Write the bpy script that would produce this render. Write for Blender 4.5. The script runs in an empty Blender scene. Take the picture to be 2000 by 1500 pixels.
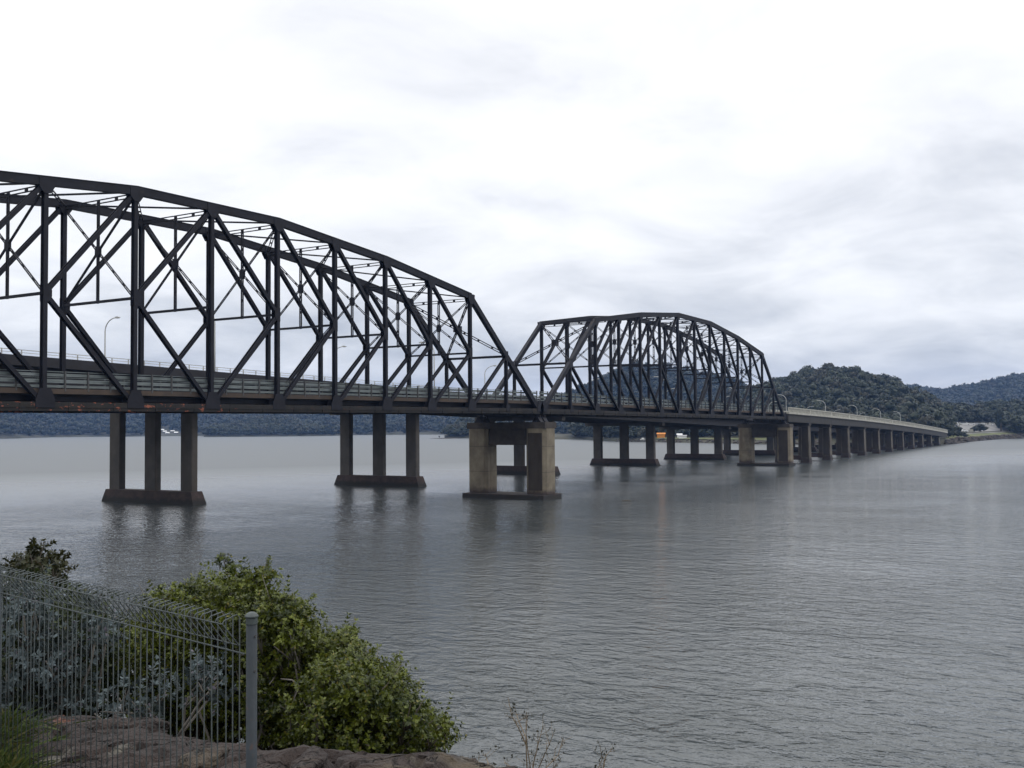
import bpy, math, random
import numpy as np
from mathutils import Vector, Matrix

S = bpy.context.scene
C = S.collection
R = math.radians
rng = np.random.default_rng(7)
random.seed(7)

# ------------------------------------------------------------------ camera
FPX, YAW, PITCH, ROLL = 2065.3, 1.01723, 0.04023, -0.008146
CAM = np.array([-9.375, 0.0, 11.375])
cy_, sy_ = math.cos(YAW), math.sin(YAW)
cp_, sp_ = math.cos(PITCH), math.sin(PITCH)
cr_, sr_ = math.cos(ROLL), math.sin(ROLL)
Rt = np.array([cy_, -sy_, 0.0]); Fw = np.array([sy_ * cp_, cy_ * cp_, sp_]); Up = np.array([-sy_ * sp_, -cy_ * sp_, cp_])
Rr = cr_ * Rt + sr_ * Up; Ur = -sr_ * Rt + cr_ * Up
cam = bpy.data.cameras.new('camera')
camo = bpy.data.objects.new('camera', cam); C.objects.link(camo)
cam.sensor_width = 36.0; cam.lens = 36.0 * FPX / 2000.0
cam.clip_start = 0.1; cam.clip_end = 30000
M = Matrix.Identity(4)
for i in range(3):
    M[i][0] = Rr[i]; M[i][1] = Ur[i]; M[i][2] = -Fw[i]; M[i][3] = CAM[i]
camo.matrix_world = M
S.camera = camo

# ------------------------------------------------------------------ view, sun, sky
S.view_settings.view_transform = 'Standard'
S.view_settings.look = 'None'
S.view_settings.exposure = 0.18
S.view_settings.gamma = 1.0
S.render.film_transparent = False
try:
    S.cycles.use_denoising = True
    S.cycles.volume_step_rate = 8.0
    S.cycles.max_bounces = 6
    S.cycles.volume_bounces = 0
except Exception:
    pass

SUN_EL, SUN_AZ = R(42), Vector((0.40, -0.917))      # direction the soft light comes from
sl = bpy.data.lights.new('sun', 'SUN'); so = bpy.data.objects.new('sun', sl); C.objects.link(so)
sl.energy = 0.55; sl.angle = R(25); sl.color = (1.0, 0.98, 0.95)
sd = Vector((SUN_AZ.x * math.cos(SUN_EL), SUN_AZ.y * math.cos(SUN_EL), math.sin(SUN_EL))).normalized()
so.rotation_euler = sd.to_track_quat('Z', 'Y').to_euler()

W = bpy.data.worlds.new('World'); S.world = W; W.use_nodes = True
nt = W.node_tree; nt.nodes.clear()
def wn(t, **k):
    n = nt.nodes.new(t)
    for a, b in k.items(): setattr(n, a, b)
    return n
wout = wn('ShaderNodeOutputWorld'); bg1 = wn('ShaderNodeBackground'); bg2 = wn('ShaderNodeBackground'); add = wn('ShaderNodeAddShader')
sky = wn('ShaderNodeTexSky', sky_type='NISHITA'); sky.sun_disc = False
sky.sun_elevation = SUN_EL; sky.sun_rotation = math.atan2(SUN_AZ.x, SUN_AZ.y)
nt.links.new(sky.outputs[0], bg1.inputs[0]); bg1.inputs[1].default_value = 0.012
tc = wn('ShaderNodeTexCoord'); sep = wn('ShaderNodeSeparateXYZ'); nt.links.new(tc.outputs['Generated'], sep.inputs[0])
# project the view direction on a flat cloud deck: (x, y) / (z + k)
za = wn('ShaderNodeMath', operation='MAXIMUM'); nt.links.new(sep.outputs[2], za.inputs[0]); za.inputs[1].default_value = 0.0
zb = wn('ShaderNodeMath', operation='ADD'); nt.links.new(za.outputs[0], zb.inputs[0]); zb.inputs[1].default_value = 0.20
dx = wn('ShaderNodeMath', operation='DIVIDE'); dy = wn('ShaderNodeMath', operation='DIVIDE')
nt.links.new(sep.outputs[0], dx.inputs[0]); nt.links.new(zb.outputs[0], dx.inputs[1])
nt.links.new(sep.outputs[1], dy.inputs[0]); nt.links.new(zb.outputs[0], dy.inputs[1])
cmb = wn('ShaderNodeCombineXYZ'); nt.links.new(dx.outputs[0], cmb.inputs[0]); nt.links.new(dy.outputs[0], cmb.inputs[1])
nz = wn('ShaderNodeTexNoise'); nz.inputs['Scale'].default_value = 2.3; nz.inputs['Detail'].default_value = 10; nz.inputs['Roughness'].default_value = 0.56; nz.inputs['Distortion'].default_value = 0.35
nt.links.new(cmb.outputs[0], nz.inputs['Vector'])
nz2 = wn('ShaderNodeTexNoise'); nz2.inputs['Scale'].default_value = 0.7; nz2.inputs['Detail'].default_value = 3
nt.links.new(cmb.outputs[0], nz2.inputs['Vector'])
# cloud thickness: more grey towards the horizon, where one looks through more of the deck
rz = wn('ShaderNodeMapRange'); rz.interpolation_type = 'SMOOTHSTEP'
rz.inputs['From Min'].default_value = 0.0; rz.inputs['From Max'].default_value = 0.34
rz.inputs['To Min'].default_value = 0.36; rz.inputs['To Max'].default_value = 0.0
nt.links.new(sep.outputs[2], rz.inputs['Value'])
m1 = wn('ShaderNodeMath', operation='MULTIPLY_ADD'); nt.links.new(nz2.outputs[0], m1.inputs[0]); m1.inputs[1].default_value = 0.9; nt.links.new(rz.outputs[0], m1.inputs[2])
m2 = wn('ShaderNodeMath', operation='MULTIPLY_ADD'); nt.links.new(nz.outputs[0], m2.inputs[0]); m2.inputs[1].default_value = 0.9; nt.links.new(m1.outputs[0], m2.inputs[2])
cr = wn('ShaderNodeValToRGB'); e = cr.color_ramp.elements
e[0].position = 0.0; e[0].color = (1.0, 1.0, 1.0, 1)
e[1].position = 1.0; e[1].color = (0.46, 0.48, 0.525, 1)
k = cr.color_ramp.elements.new(0.42); k.color = (0.82, 0.825, 0.845, 1)
mrr = wn('ShaderNodeMapRange'); mrr.inputs['From Min'].default_value = 0.74; mrr.inputs['From Max'].default_value = 1.42; nt.links.new(m2.outputs[0], mrr.inputs['Value']); nt.links.new(mrr.outputs[0], cr.inputs[0]); nt.links.new(cr.outputs[0], bg2.inputs[0]); bg2.inputs[1].default_value = 1.06
# an overcast sky is brightest overhead (the photo clips there)
zs = wn('ShaderNodeMapRange'); zs.inputs['From Min'].default_value = 0.36; zs.inputs['From Max'].default_value = 0.85; zs.inputs['To Min'].default_value = 1.03; zs.inputs['To Max'].default_value = 1.9
nt.links.new(sep.outputs[2], zs.inputs['Value']); nt.links.new(zs.outputs[0], bg2.inputs[1])
nt.links.new(bg1.outputs[0], add.inputs[0]); nt.links.new(bg2.outputs[0], add.inputs[1]); nt.links.new(add.outputs[0], wout.inputs[0])

# ------------------------------------------------------------------ placing helpers (photo point -> world point at a real distance)
def ray(x, y):
    px, py = x - 1000.0, y - 750.0
    px, py = px * cr_ + py * sr_, -px * sr_ + py * cr_
    r = px / FPX; u = -py / FPX
    d = cp_ - u * sp_; Z = sp_ + u * cp_
    return np.array([r * cy_ + d * sy_, -r * sy_ + d * cy_, Z])
def at_dist(x, y, d):
    v = ray(x, y); return CAM + v / math.hypot(v[0], v[1]) * d
def on_z(x, y, z=0.0):
    v = ray(x, y); return CAM + v * ((z - CAM[2]) / v[2])
def horizon(x): return 841.0 - 0.008 * x
def z_at(y, x, d): return at_dist(x, y, d)[2]

# ------------------------------------------------------------------ mesh helpers
class MB:
    def __init__(s): s.v = []; s.f = []; s.n = 0
    def add(s, v, f):
        v = np.asarray(v, float); s.v.append(v); s.f += [tuple(int(i) + s.n for i in q) for q in f]; s.n += len(v); return s
    def box(s, x0, x1, y0, y1, z0, z1):
        v = [(x, y, z) for z in (z0, z1) for y in (y0, y1) for x in (x0, x1)]
        return s.add(v, [(0, 2, 3, 1), (4, 5, 7, 6), (0, 1, 5, 4), (2, 6, 7, 3), (0, 4, 6, 2), (1, 3, 7, 5)])
    def beam(s, a, b, w, h, side=(0, 1, 0), off=0.0, offn=0.0):
        """box from a to b: w along 'side', h along the other normal; off shifts along side, offn along normal"""
        a = np.asarray(a, float); b = np.asarray(b, float); d = b - a; L = np.linalg.norm(d)
        if L < 1e-6: return s
        d /= L; sd_ = np.asarray(side, float); sd_ = sd_ - d * (sd_ @ d); n_ = np.linalg.norm(sd_)
        if n_ < 1e-6:
            sd_ = np.array([1.0, 0, 0]) - d * d[0]; n_ = np.linalg.norm(sd_)
        sd_ /= n_; nn = np.cross(d, sd_)
        c = sd_ * off + nn * offn
        v = []
        for p in (a + c, b + c):
            for i, j in ((-1, -1), (1, -1), (1, 1), (-1, 1)): v.append(p + sd_ * w / 2 * i + nn * h / 2 * j)
        return s.add(v, [(0, 3, 2, 1), (4, 5, 6, 7), (0, 1, 5, 4), (1, 2, 6, 5), (2, 3, 7, 6), (3, 0, 4, 7)])
    def hsec(s, a, b, w, h, t=0.05, side=(0, 1, 0)):
        s.beam(a, b, t, h, side, off=w / 2 - t / 2); s.beam(a, b, t, h, side, off=-w / 2 + t / 2)
        return s.beam(a, b, w - 2 * t, t, side)
    def prism(s, pts, lo, hi, axis=2):
        """polygon pts (2D) extruded along axis from lo to hi"""
        n = len(pts); v = []
        for q in (lo, hi):
            for (p0, p1) in pts:
                c = [p0, p1]; c.insert(axis, q); v.append(c)
        f = [tuple(range(n))[::-1], tuple(range(n, 2 * n))] + [(i, (i + 1) % n, n + (i + 1) % n, n + i) for i in range(n)]
        return s.add(v, f)
    def tube(s, pts, r, seg=8):
        pts = np.asarray(pts, float); r = np.broadcast_to(np.asarray(r, float), (len(pts),)); v = []; f = []
        pn = None
        for i, p in enumerate(pts):
            t = pts[min(i + 1, len(pts) - 1)] - pts[max(i - 1, 0)]; t /= max(1e-9, np.linalg.norm(t))
            if pn is None:
                pn = np.array([1.0, 0, 0]) if abs(t[0]) < 0.8 else np.array([0, 1.0, 0])
            pn = pn - t * (pn @ t); pn /= max(1e-9, np.linalg.norm(pn)); bn = np.cross(t, pn)
            for k_ in range(seg):
                a_ = 2 * math.pi * k_ / seg; v.append(p + (pn * math.cos(a_) + bn * math.sin(a_)) * r[i])
        for i in range(len(pts) - 1):
            for k_ in range(seg):
                f.append((i * seg + k_, i * seg + (k_ + 1) % seg, (i + 1) * seg + (k_ + 1) % seg, (i + 1) * seg + k_))
        f.append(tuple(range(seg))[::-1]); f.append(tuple((len(pts) - 1) * seg + k_ for k_ in range(seg)))
        return s.add(v, f)
    def build(s, name, mat, parent=None, origin=None, smooth=False):
        me = bpy.data.meshes.new(name)
        v = np.concatenate(s.v) if s.v else np.zeros((0, 3))
        if origin is not None: v = v - np.asarray(origin, float)
        me.from_pydata(v.tolist(), [], s.f); me.update()
        if mat is not None: me.materials.append(mat)
        if smooth: me.polygons.foreach_set('use_smooth', [True] * len(me.polygons))
        o = bpy.data.objects.new(name, me); C.objects.link(o)
        if origin is not None and parent is None: o.location = origin
        if parent is not None: o.parent = parent
        return o
def np_mesh(name, v, f, mat, smooth=False, parent=None, cols=None):
    """fast mesh from arrays; f is (n,3) or (n,4)"""
    v = np.ascontiguousarray(v, np.float32); f = np.ascontiguousarray(f, np.int32)
    me = bpy.data.meshes.new(name); n, kk = f.shape
    me.vertices.add(len(v)); me.vertices.foreach_set('co', v.ravel())
    me.loops.add(n * kk); me.loops.foreach_set('vertex_index', f.ravel())
    me.polygons.add(n); me.polygons.foreach_set('loop_start', np.arange(0, n * kk, kk, dtype=np.int32))
    try: me.polygons.foreach_set('loop_total', np.full(n, kk, np.int32))
    except Exception: pass
    if smooth: me.polygons.foreach_set('use_smooth', np.ones(n, bool))
    me.update(calc_edges=True)
    if cols is not None:
        a = me.color_attributes.new('tint', 'FLOAT_COLOR', 'POINT')
        c4 = np.ones((len(v), 4), np.float32); c4[:, :3] = cols; a.data.foreach_set('color', c4.ravel())
    me.materials.append(mat)
    o = bpy.data.objects.new(name, me); C.objects.link(o)
    if parent is not None: o.parent = parent
    return o
def tag(o, label=None, cat=None, group=None, kind=None):
    if label: o['label'] = label
    if cat: o['category'] = cat
    if group: o['group'] = group
    if kind: o['kind'] = kind
    return o
def thing(name, loc, label, cat, group=None, rz=0.0):
    o = bpy.data.objects.new(name, None); C.objects.link(o); o.location = loc; o.rotation_euler[2] = rz
    o.empty_display_size = 0.5
    return tag(o, label, cat, group)
def copy_thing(src, loc, label, rz=None):
    c = src.copy(); C.objects.link(c); c.location = loc; c['label'] = label
    if rz is not None: c.rotation_euler[2] = rz
    for ch in list(src.children):
        d = ch.copy(); C.objects.link(d); d.parent = c
        for g in list(ch.children):
            h = g.copy(); C.objects.link(h); h.parent = d
    return c
ORD = ['first', 'second', 'third', 'fourth', 'fifth', 'sixth', 'seventh', 'eighth', 'ninth', 'tenth', 'eleventh', 'twelfth', 'thirteenth']

# ------------------------------------------------------------------ materials
def mat(name, col, rough=0.7, col2=None, scale=1.0, detail=5, lo=0.35, hi=0.65, bump=0.0, bscale=None, metal=0.0, spec=0.5, stretch=None):
    m = bpy.data.materials.new(name); m.use_nodes = True; t = m.node_tree; b = t.nodes['Principled BSDF']
    b.inputs['Base Color'].default_value = (*col, 1); b.inputs['Roughness'].default_value = rough; b.inputs['Metallic'].default_value = metal
    b.inputs['Specular IOR Level'].default_value = spec
    tcn = t.nodes.new('ShaderNodeTexCoord'); geo = t.nodes.new('ShaderNodeNewGeometry')
    mp = t.nodes.new('ShaderNodeMapping'); t.links.new(geo.outputs['Position'], mp.inputs[0])
    if stretch: mp.inputs['Scale'].default_value = stretch
    if col2 is not None:
        n = t.nodes.new('ShaderNodeTexNoise'); n.inputs['Scale'].default_value = scale; n.inputs['Detail'].default_value = detail; n.inputs['Roughness'].default_value = 0.6
        t.links.new(mp.outputs[0], n.inputs['Vector'])
        r = t.nodes.new('ShaderNodeValToRGB'); r.color_ramp.elements[0].position = lo; r.color_ramp.elements[1].position = hi
        r.color_ramp.elements[0].color = (*col, 1); r.color_ramp.elements[1].color = (*col2, 1)
        t.links.new(n.outputs[0], r.inputs[0]); t.links.new(r.outputs[0], b.inputs['Base Color'])
        m['ramp'] = r.name
    if bump:
        n2 = t.nodes.new('ShaderNodeTexNoise'); n2.inputs['Scale'].default_value = bscale or scale * 4; n2.inputs['Detail'].default_value = 6
        t.links.new(mp.outputs[0], n2.inputs['Vector'])
        bp = t.nodes.new('ShaderNodeBump'); bp.inputs['Strength'].default_value = bump; bp.inputs['Distance'].default_value = 0.1
        t.links.new(n2.outputs[0], bp.inputs['Height']); t.links.new(bp.outputs[0], b.inputs['Normal'])
    return m
def overlay(m, col, scale, lo, hi, stretch=(1, 1, 1), seed=0.0, zr=None):
    """mix a second colour over base colour where a noise (and, optionally, a height band) says so: stains, rust, weed"""
    t = m.node_tree; b = t.nodes['Principled BSDF']; inp = b.inputs['Base Color']
    geo = t.nodes.new('ShaderNodeNewGeometry'); mp = t.nodes.new('ShaderNodeMapping'); mp.inputs['Scale'].default_value = stretch; mp.inputs['Location'].default_value = (seed, seed * 1.7, seed * 0.3)
    t.links.new(geo.outputs['Position'], mp.inputs[0])
    n = t.nodes.new('ShaderNodeTexNoise'); n.inputs['Scale'].default_value = scale; n.inputs['Detail'].default_value = 5; n.inputs['Roughness'].default_value = 0.62
    t.links.new(mp.outputs[0], n.inputs['Vector'])
    mr = t.nodes.new('ShaderNodeMapRange'); mr.inputs['From Min'].default_value = lo; mr.inputs['From Max'].default_value = hi
    t.links.new(n.outputs[0], mr.inputs['Value']); fac = mr.outputs[0]
    if zr is not None:
        sp = t.nodes.new('ShaderNodeSeparateXYZ'); t.links.new(geo.outputs['Position'], sp.inputs[0])
        ad = t.nodes.new('ShaderNodeMath'); ad.operation = 'MULTIPLY_ADD'; t.links.new(n.outputs[0], ad.inputs[0]); ad.inputs[1].default_value = -1.6; t.links.new(sp.outputs[2], ad.inputs[2])
        m2_ = t.nodes.new('ShaderNodeMapRange'); m2_.inputs['From Min'].default_value = zr[0]; m2_.inputs['From Max'].default_value = zr[1]
        m2_.inputs['To Min'].default_value = 1.0; m2_.inputs['To Max'].default_value = 0.0
        t.links.new(ad.outputs[0], m2_.inputs['Value']); fac = m2_.outputs[0]
    mx = t.nodes.new('ShaderNodeMix'); mx.data_type = 'RGBA'
    t.links.new(fac, mx.inputs[0])
    if inp.is_linked: t.links.new(inp.links[0].from_socket, mx.inputs[6])
    else: mx.inputs[6].default_value = inp.default_value
    mx.inputs[7].default_value = (*col, 1)
    t.links.new(mx.outputs[2], inp)
    return m
STEEL = overlay(mat('dark_steel', (0.008, 0.008, 0.012), 0.6, (0.014, 0.0138, 0.019), 0.6, bump=0.15, bscale=3, spec=0.2), (0.032, 0.023, 0.021), 0.35, 0.66, 0.74, seed=3.0)
RUST = overlay(mat('rusty_steel', (0.015, 0.015, 0.016), 0.7, (0.028, 0.025, 0.022), 0.5, bump=0.3, bscale=4, spec=0.2), (0.26, 0.085, 0.05), 1.7, 0.575, 0.63, stretch=(0.7, 1, 1.3), seed=9.0)
t = RUST.node_tree; mixn = [n for n in t.nodes if n.bl_idname == 'ShaderNodeMix'][-1]; fs = mixn.inputs[0].links[0].from_socket
gq = t.nodes.new('ShaderNodeNewGeometry'); sq = t.nodes.new('ShaderNodeSeparateXYZ'); t.links.new(gq.outputs['Position'], sq.inputs[0])
rq = t.nodes.new('ShaderNodeMapRange'); rq.inputs['From Min'].default_value = 66; rq.inputs['From Max'].default_value = 74; rq.inputs['To Min'].default_value = 1.0; rq.inputs['To Max'].default_value = 0.06
t.links.new(sq.outputs[0], rq.inputs['Value']); mu = t.nodes.new('ShaderNodeMath'); mu.operation = 'MULTIPLY'
t.links.new(fs, mu.inputs[0]); t.links.new(rq.outputs[0], mu.inputs[1]); t.links.new(mu.outputs[0], mixn.inputs[0])   # flaking paint only near the river's middle
CONC_OLD = overlay(overlay(mat('old_tan_concrete', (0.20, 0.17, 0.12), 0.85, (0.115, 0.095, 0.066), 0.5, bump=0.4, bscale=6),
            (0.11, 0.085, 0.06), 0.9, 0.50, 0.70, stretch=(1, 1, 0.12), seed=5.0), (0.045, 0.032, 0.026), 1.3, 0, 1, stretch=(1, 1, 0.5), zr=(0.2, 1.0))
CONC_DIM = overlay(overlay(mat('weathered_tan_concrete', (0.135, 0.118, 0.09), 0.88, (0.07, 0.06, 0.048), 0.6, bump=0.4, bscale=6),
            (0.045, 0.036, 0.03), 0.9, 0.46, 0.66, stretch=(1, 1, 0.12), seed=6.0), (0.03, 0.022, 0.02), 1.3, 0, 1, zr=(0.4, 1.2))
CONC_DARK = overlay(mat('dark_brown_concrete', (0.045, 0.036, 0.027), 0.9, (0.026, 0.019, 0.016), 0.8, bump=0.3, bscale=6, stretch=(1, 1, 0.35)), (0.03, 0.022, 0.02), 1.3, 0, 1, zr=(0.2, 1.0))  # darker brown tone for the column panels
CONC_CAP = mat('dark_cap_concrete', (0.06, 0.05, 0.042), 0.9, (0.034, 0.028, 0.025), 0.7, bump=0.3, bscale=5)
CONC_GREY = overlay(mat('grey_concrete', (0.10, 0.09, 0.08), 0.85, (0.062, 0.055, 0.049), 0.35, bump=0.2, bscale=5), (0.07, 0.058, 0.046), 0.6, 0.48, 0.72, stretch=(1, 1, 0.1), seed=2.0)
CONC_BASE = overlay(mat('tidal_concrete', (0.06, 0.038, 0.032), 0.85, (0.032, 0.022, 0.019), 0.9, bump=0.5, bscale=4), (0.018, 0.016, 0.014), 1.3, 0, 1, zr=(-0.3, 0.25))
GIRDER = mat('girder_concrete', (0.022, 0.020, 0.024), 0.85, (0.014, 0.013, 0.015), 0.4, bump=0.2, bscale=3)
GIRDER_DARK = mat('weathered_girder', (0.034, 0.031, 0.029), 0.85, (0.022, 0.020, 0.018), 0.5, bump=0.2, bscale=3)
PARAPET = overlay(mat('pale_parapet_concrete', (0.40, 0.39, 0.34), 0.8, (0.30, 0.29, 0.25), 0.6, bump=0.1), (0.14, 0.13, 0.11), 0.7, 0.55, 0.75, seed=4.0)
GALV = mat('galvanised_rail', (0.18, 0.205, 0.205), 0.55, (0.10, 0.12, 0.118), 0.5, metal=0.2)
DULL_RAIL = mat('dull_rail_post', (0.05, 0.05, 0.05), 0.6)
KERB = mat('brown_kerb', (0.07, 0.048, 0.034), 0.9, (0.04, 0.03, 0.024), 0.5)
ASPHALT = mat('asphalt', (0.05, 0.05, 0.05), 0.9, (0.06, 0.06, 0.058), 2.0)
PALE_METAL = mat('pale_pole_metal', (0.42, 0.42, 0.40), 0.5, metal=0.3)
LENS = mat('lamp_glass', (0.25, 0.25, 0.24), 0.3)
FENCE = overlay(mat('fence_wire', (0.085, 0.10, 0.10), 0.6, (0.055, 0.065, 0.066), 20, spec=0.3), (0.05, 0.04, 0.035), 60, 0.62, 0.72)
POST = overlay(mat('fence_post', (0.021, 0.027, 0.031), 0.6, (0.028, 0.035, 0.042), 9, spec=0.25, bump=0.1, bscale=60), (0.05, 0.035, 0.03), 25, 0.60, 0.72)

# ------------------------------------------------------------------ water
wm = bpy.data.materials.new('water'); wm.use_nodes = True; t = wm.node_tree; b = t.nodes['Principled BSDF']
b.inputs['Base Color'].default_value = (0.050, 0.057, 0.057, 1); b.inputs['Roughness'].default_value = 0.05; b.inputs['IOR'].default_value = 1.40
geo = t.nodes.new('ShaderNodeNewGeometry')
def wnoise(scale, sx, sy, rot, detail, dist=0.0):
    mp = t.nodes.new('ShaderNodeMapping'); mp.inputs['Rotation'].default_value = (0, 0, rot); mp.inputs['Scale'].default_value = (sx, sy, 1)
    t.links.new(geo.outputs['Position'], mp.inputs[0])
    n = t.nodes.new('ShaderNodeTexNoise'); n.inputs['Scale'].default_value = scale; n.inputs['Detail'].default_value = detail; n.inputs['Distortion'].default_value = dist
    n.inputs['Roughness'].default_value = 0.55
    t.links.new(mp.outputs[0], n.inputs['Vector']); return n.outputs[0]
# crests run roughly across the view: wave travel direction ~ the viewing azimuth
ROT = YAW - R(5) - math.pi / 2
w1 = wnoise(0.9, 1.0, 0.62, ROT, 4, 0.6)
w2 = wnoise(2.9, 1.0, 0.6, ROT + 0.35, 3, 0.4)
w3 = wnoise(0.16, 1.0, 0.45, ROT - 0.2, 2)
patch = wnoise(0.018, 1.0, 1.8, 0.3, 3, 1.2)        # wind patches: calm and ruffled water
def mth(op, a, b_=None, c_=None):
    n = t.nodes.new('ShaderNodeMath'); n.operation = op
    for i, q in enumerate((a, b_, c_)):
        if q is None: continue
        if isinstance(q, (int, float)): n.inputs[i].default_value = q
        else: t.links.new(q, n.inputs[i])
    return n.outputs[0]
h = mth('MULTIPLY', w1, 1.0); h = mth('MULTIPLY_ADD', w2, 0.36, h); h = mth('MULTIPLY_ADD', w3, 0.7, h)
pr = t.nodes.new('ShaderNodeMapRange'); pr.inputs['From Min'].default_value = 0.40; pr.inputs['From Max'].default_value = 0.60; pr.inputs['To Min'].default_value = 0.42; pr.inputs['To Max'].default_value = 1.0
band = wnoise(0.05, 1.0, 0.22, -0.25, 4, 0.8)                   # current lines drifting between the piers
t.links.new(mth('MULTIPLY_ADD', band, 0.55, mth('MULTIPLY', patch, 0.45)), pr.inputs['Value'])
bp = t.nodes.new('ShaderNodeBump'); bp.inputs['Distance'].default_value = 0.29
spw = t.nodes.new('ShaderNodeSeparateXYZ'); t.links.new(geo.outputs['Position'], spw.inputs[0])
dq = mth('MULTIPLY_ADD', spw.outputs[0], 0.6, spw.outputs[1])      # the far reach is sheltered and calmer
calm = t.nodes.new('ShaderNodeMapRange'); calm.inputs['From Min'].default_value = 120; calm.inputs['From Max'].default_value = 340; calm.inputs['To Min'].default_value = 1.0; calm.inputs['To Max'].default_value = 0.20
t.links.new(dq, calm.inputs['Value'])
t.links.new(mth('MULTIPLY', pr.outputs[0], calm.outputs[0]), bp.inputs['Strength'])
rgh = t.nodes.new('ShaderNodeMapRange'); rgh.inputs['From Min'].default_value = 170; rgh.inputs['From Max'].default_value = 360; rgh.inputs['To Min'].default_value = 0.06; rgh.inputs['To Max'].default_value = 0.40
t.links.new(dq, rgh.inputs['Value']); t.links.new(rgh.outputs[0], b.inputs['Roughness']); t.links.new(h, bp.inputs['Height']); t.links.new(bp.outputs[0], b.inputs['Normal'])
mb = MB()
mb.add([(-1200, -1200, 0), (4400, -1200, 0), (4400, 4400, 0), (-1200, 4400, 0)], [(0, 1, 2, 3)])
tag(mb.build('water', wm), kind='structure')

# ------------------------------------------------------------------ old steel truss bridge
Yn, BW = 83.8, 10.86                   # near truss plane, distance between the two trusses
ZT = [34.62, 34.62, 33.71, 32.81, 31.30, 29.98]   # top chord height by |node - 7|
def span(x0, P, zb0, slope, lat, label):
    """K-truss span of 14 panels; nodes along X from x0; zb0 bottom chord height at x0"""
    th = thing('truss_span', (x0, Yn, zb0), label, 'bridge span', 'steel truss spans of the old bridge')
    def pt(n, z, s):      # node n, height above the bottom chord (ref 13.85), s = 0 near / 1 far truss (or between)
        return np.array([n * P, lat * n * P + s * BW, z + slope * n * P])
    zt = lambda n: ZT[abs(n - 7)] - 13.85
    def part(name, m_, mt=STEEL): return m_.build(name, mt, th)
    for s in (0, 1):
        # chords
        m_ = MB(); tops = [pt(n, zt(n), s) for n in (2, 4, 6, 8, 10, 12)]
        for a, b_ in zip(tops[:-1], tops[1:]):
            m_.beam(a, b_, 0.62, 0.80); m_.beam(a, b_, 0.78, 0.05, offn=0.41)
        part('top_chord', m_)
        m_ = MB(); m_.beam(pt(0, 0.08, s) - [0.2, 0, 0], pt(14, 0.08, s) + [0.2, 0, 0], 0.62, 0.50)
        m_.beam(pt(0, -0.32, s), pt(14, -0.32, s), 0.5, 0.30)
        for n in range(28):
            m_.beam(pt(n / 2 + 0.25, -0.45, s), pt(n / 2 + 0.25, 0.32, s), 0.66, 0.10)
        part('bottom_chord', m_, RUST)
        for n0, n1 in ((0, 2), (14, 12)):
            m_ = MB(); m_.beam(pt(n0, 0, s), pt(n1, zt(n1), s), 0.62, 0.72); part('end_post', m_)
        # verticals, K diagonals
        for n in range(1, 14):
            top = zt(n) if 2 <= n <= 12 else zt(2) / 2
            m_ = MB(); m_.hsec(pt(n, 0.2, s), pt(n, top - 0.2, s), 0.52, 0.40 if 2 <= n <= 12 else 0.32, 0.06); part('vertical_post', m_)
        for n in list(range(2, 7)) + list(range(8, 13)):
            q = n + 1 if n < 7 else n - 1; mid = zt(n) / 2
            m_ = MB(); m_.hsec(pt(n, mid, s), pt(q, zt(q) - 0.1, s), 0.48, 0.40, 0.06); part('diagonal', m_)
            m_ = MB(); m_.hsec(pt(n, mid, s), pt(q, 0.1, s), 0.48, 0.38, 0.06); part('diagonal', m_)
        for n0, q in ((1, 2), (13, 12)):
            m_ = MB(); m_.hsec(pt(n0, zt(2) / 2, s), pt(q, 0.1, s), 0.48, 0.34, 0.06); part('diagonal', m_)
        # gusset plates with rivet-head bolts left to the texture
        for n in range(0, 15):
            yy = [-0.345, 0.345]; wd = 0.95 if n not in (1, 13) else 0.55
            for o_ in yy:
                p = pt(n, 0, s); hgt = 1.55 if n not in (1, 13) else 0.9
                m_ = MB(); y0 = p[1] + o_
                poly = [(p[0] - wd, p[2] - 0.17), (p[0] + wd, p[2] - 0.17), (p[0] + wd, p[2] + 0.55), (p[0] + wd * 0.55, p[2] + hgt), (p[0] - wd * 0.55, p[2] + hgt), (p[0] - wd, p[2] + 0.55)]
                m_.prism(poly, y0 - 0.02, y0 + 0.02, axis=1)
                part('gusset_plate', m_)
        for n in range(1, 14):
            z0 = zt(n) if 2 <= n <= 12 else None
            for o_ in (-0.34, 0.34):
                m_ = MB()
                if z0 is not None:
                    p = pt(n, z0, s); sl_ = (zt(min(n + 1, 12)) - zt(max(n - 1, 2))) / 2 / P
                    poly = [(p[0] - 0.8, p[2] + 0.33 - sl_ * .8), (p[0] + 0.8, p[2] + 0.33 + sl_ * .8), (p[0] + 0.75, p[2] - 0.55 + sl_), (p[0] + 0.3, p[2] - 1.1), (p[0] - 0.3, p[2] - 1.1), (p[0] - 0.75, p[2] - 0.55 - sl_)]
                    m_.prism(poly, p[1] + o_ - 0.015, p[1] + o_ + 0.015, axis=1)
                if z0 is not None: part('joint_plate', m_)
                zm = (z0 if z0 is not None else zt(2)) / 2; sg = 1 if n < 7 else -1
                if n == 7: continue
                m_ = MB()
                p = pt(n, zm, s)
                poly = [(p[0] - 0.22 * sg, p[2] - 0.75), (p[0] + 0.3 * sg, p[2] - 0.75), (p[0] + 0.6 * sg, p[2] - 0.3), (p[0] + 0.6 * sg, p[2] + 0.3), (p[0] + 0.3 * sg, p[2] + 0.75), (p[0] - 0.22 * sg, p[2] + 0.75)]
                if sg < 0: poly = poly[::-1]
                m_.prism(poly, p[1] + o_ * 0.8 - 0.015, p[1] + o_ * 0.8 + 0.015, axis=1); part('knee_plate', m_)
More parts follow.
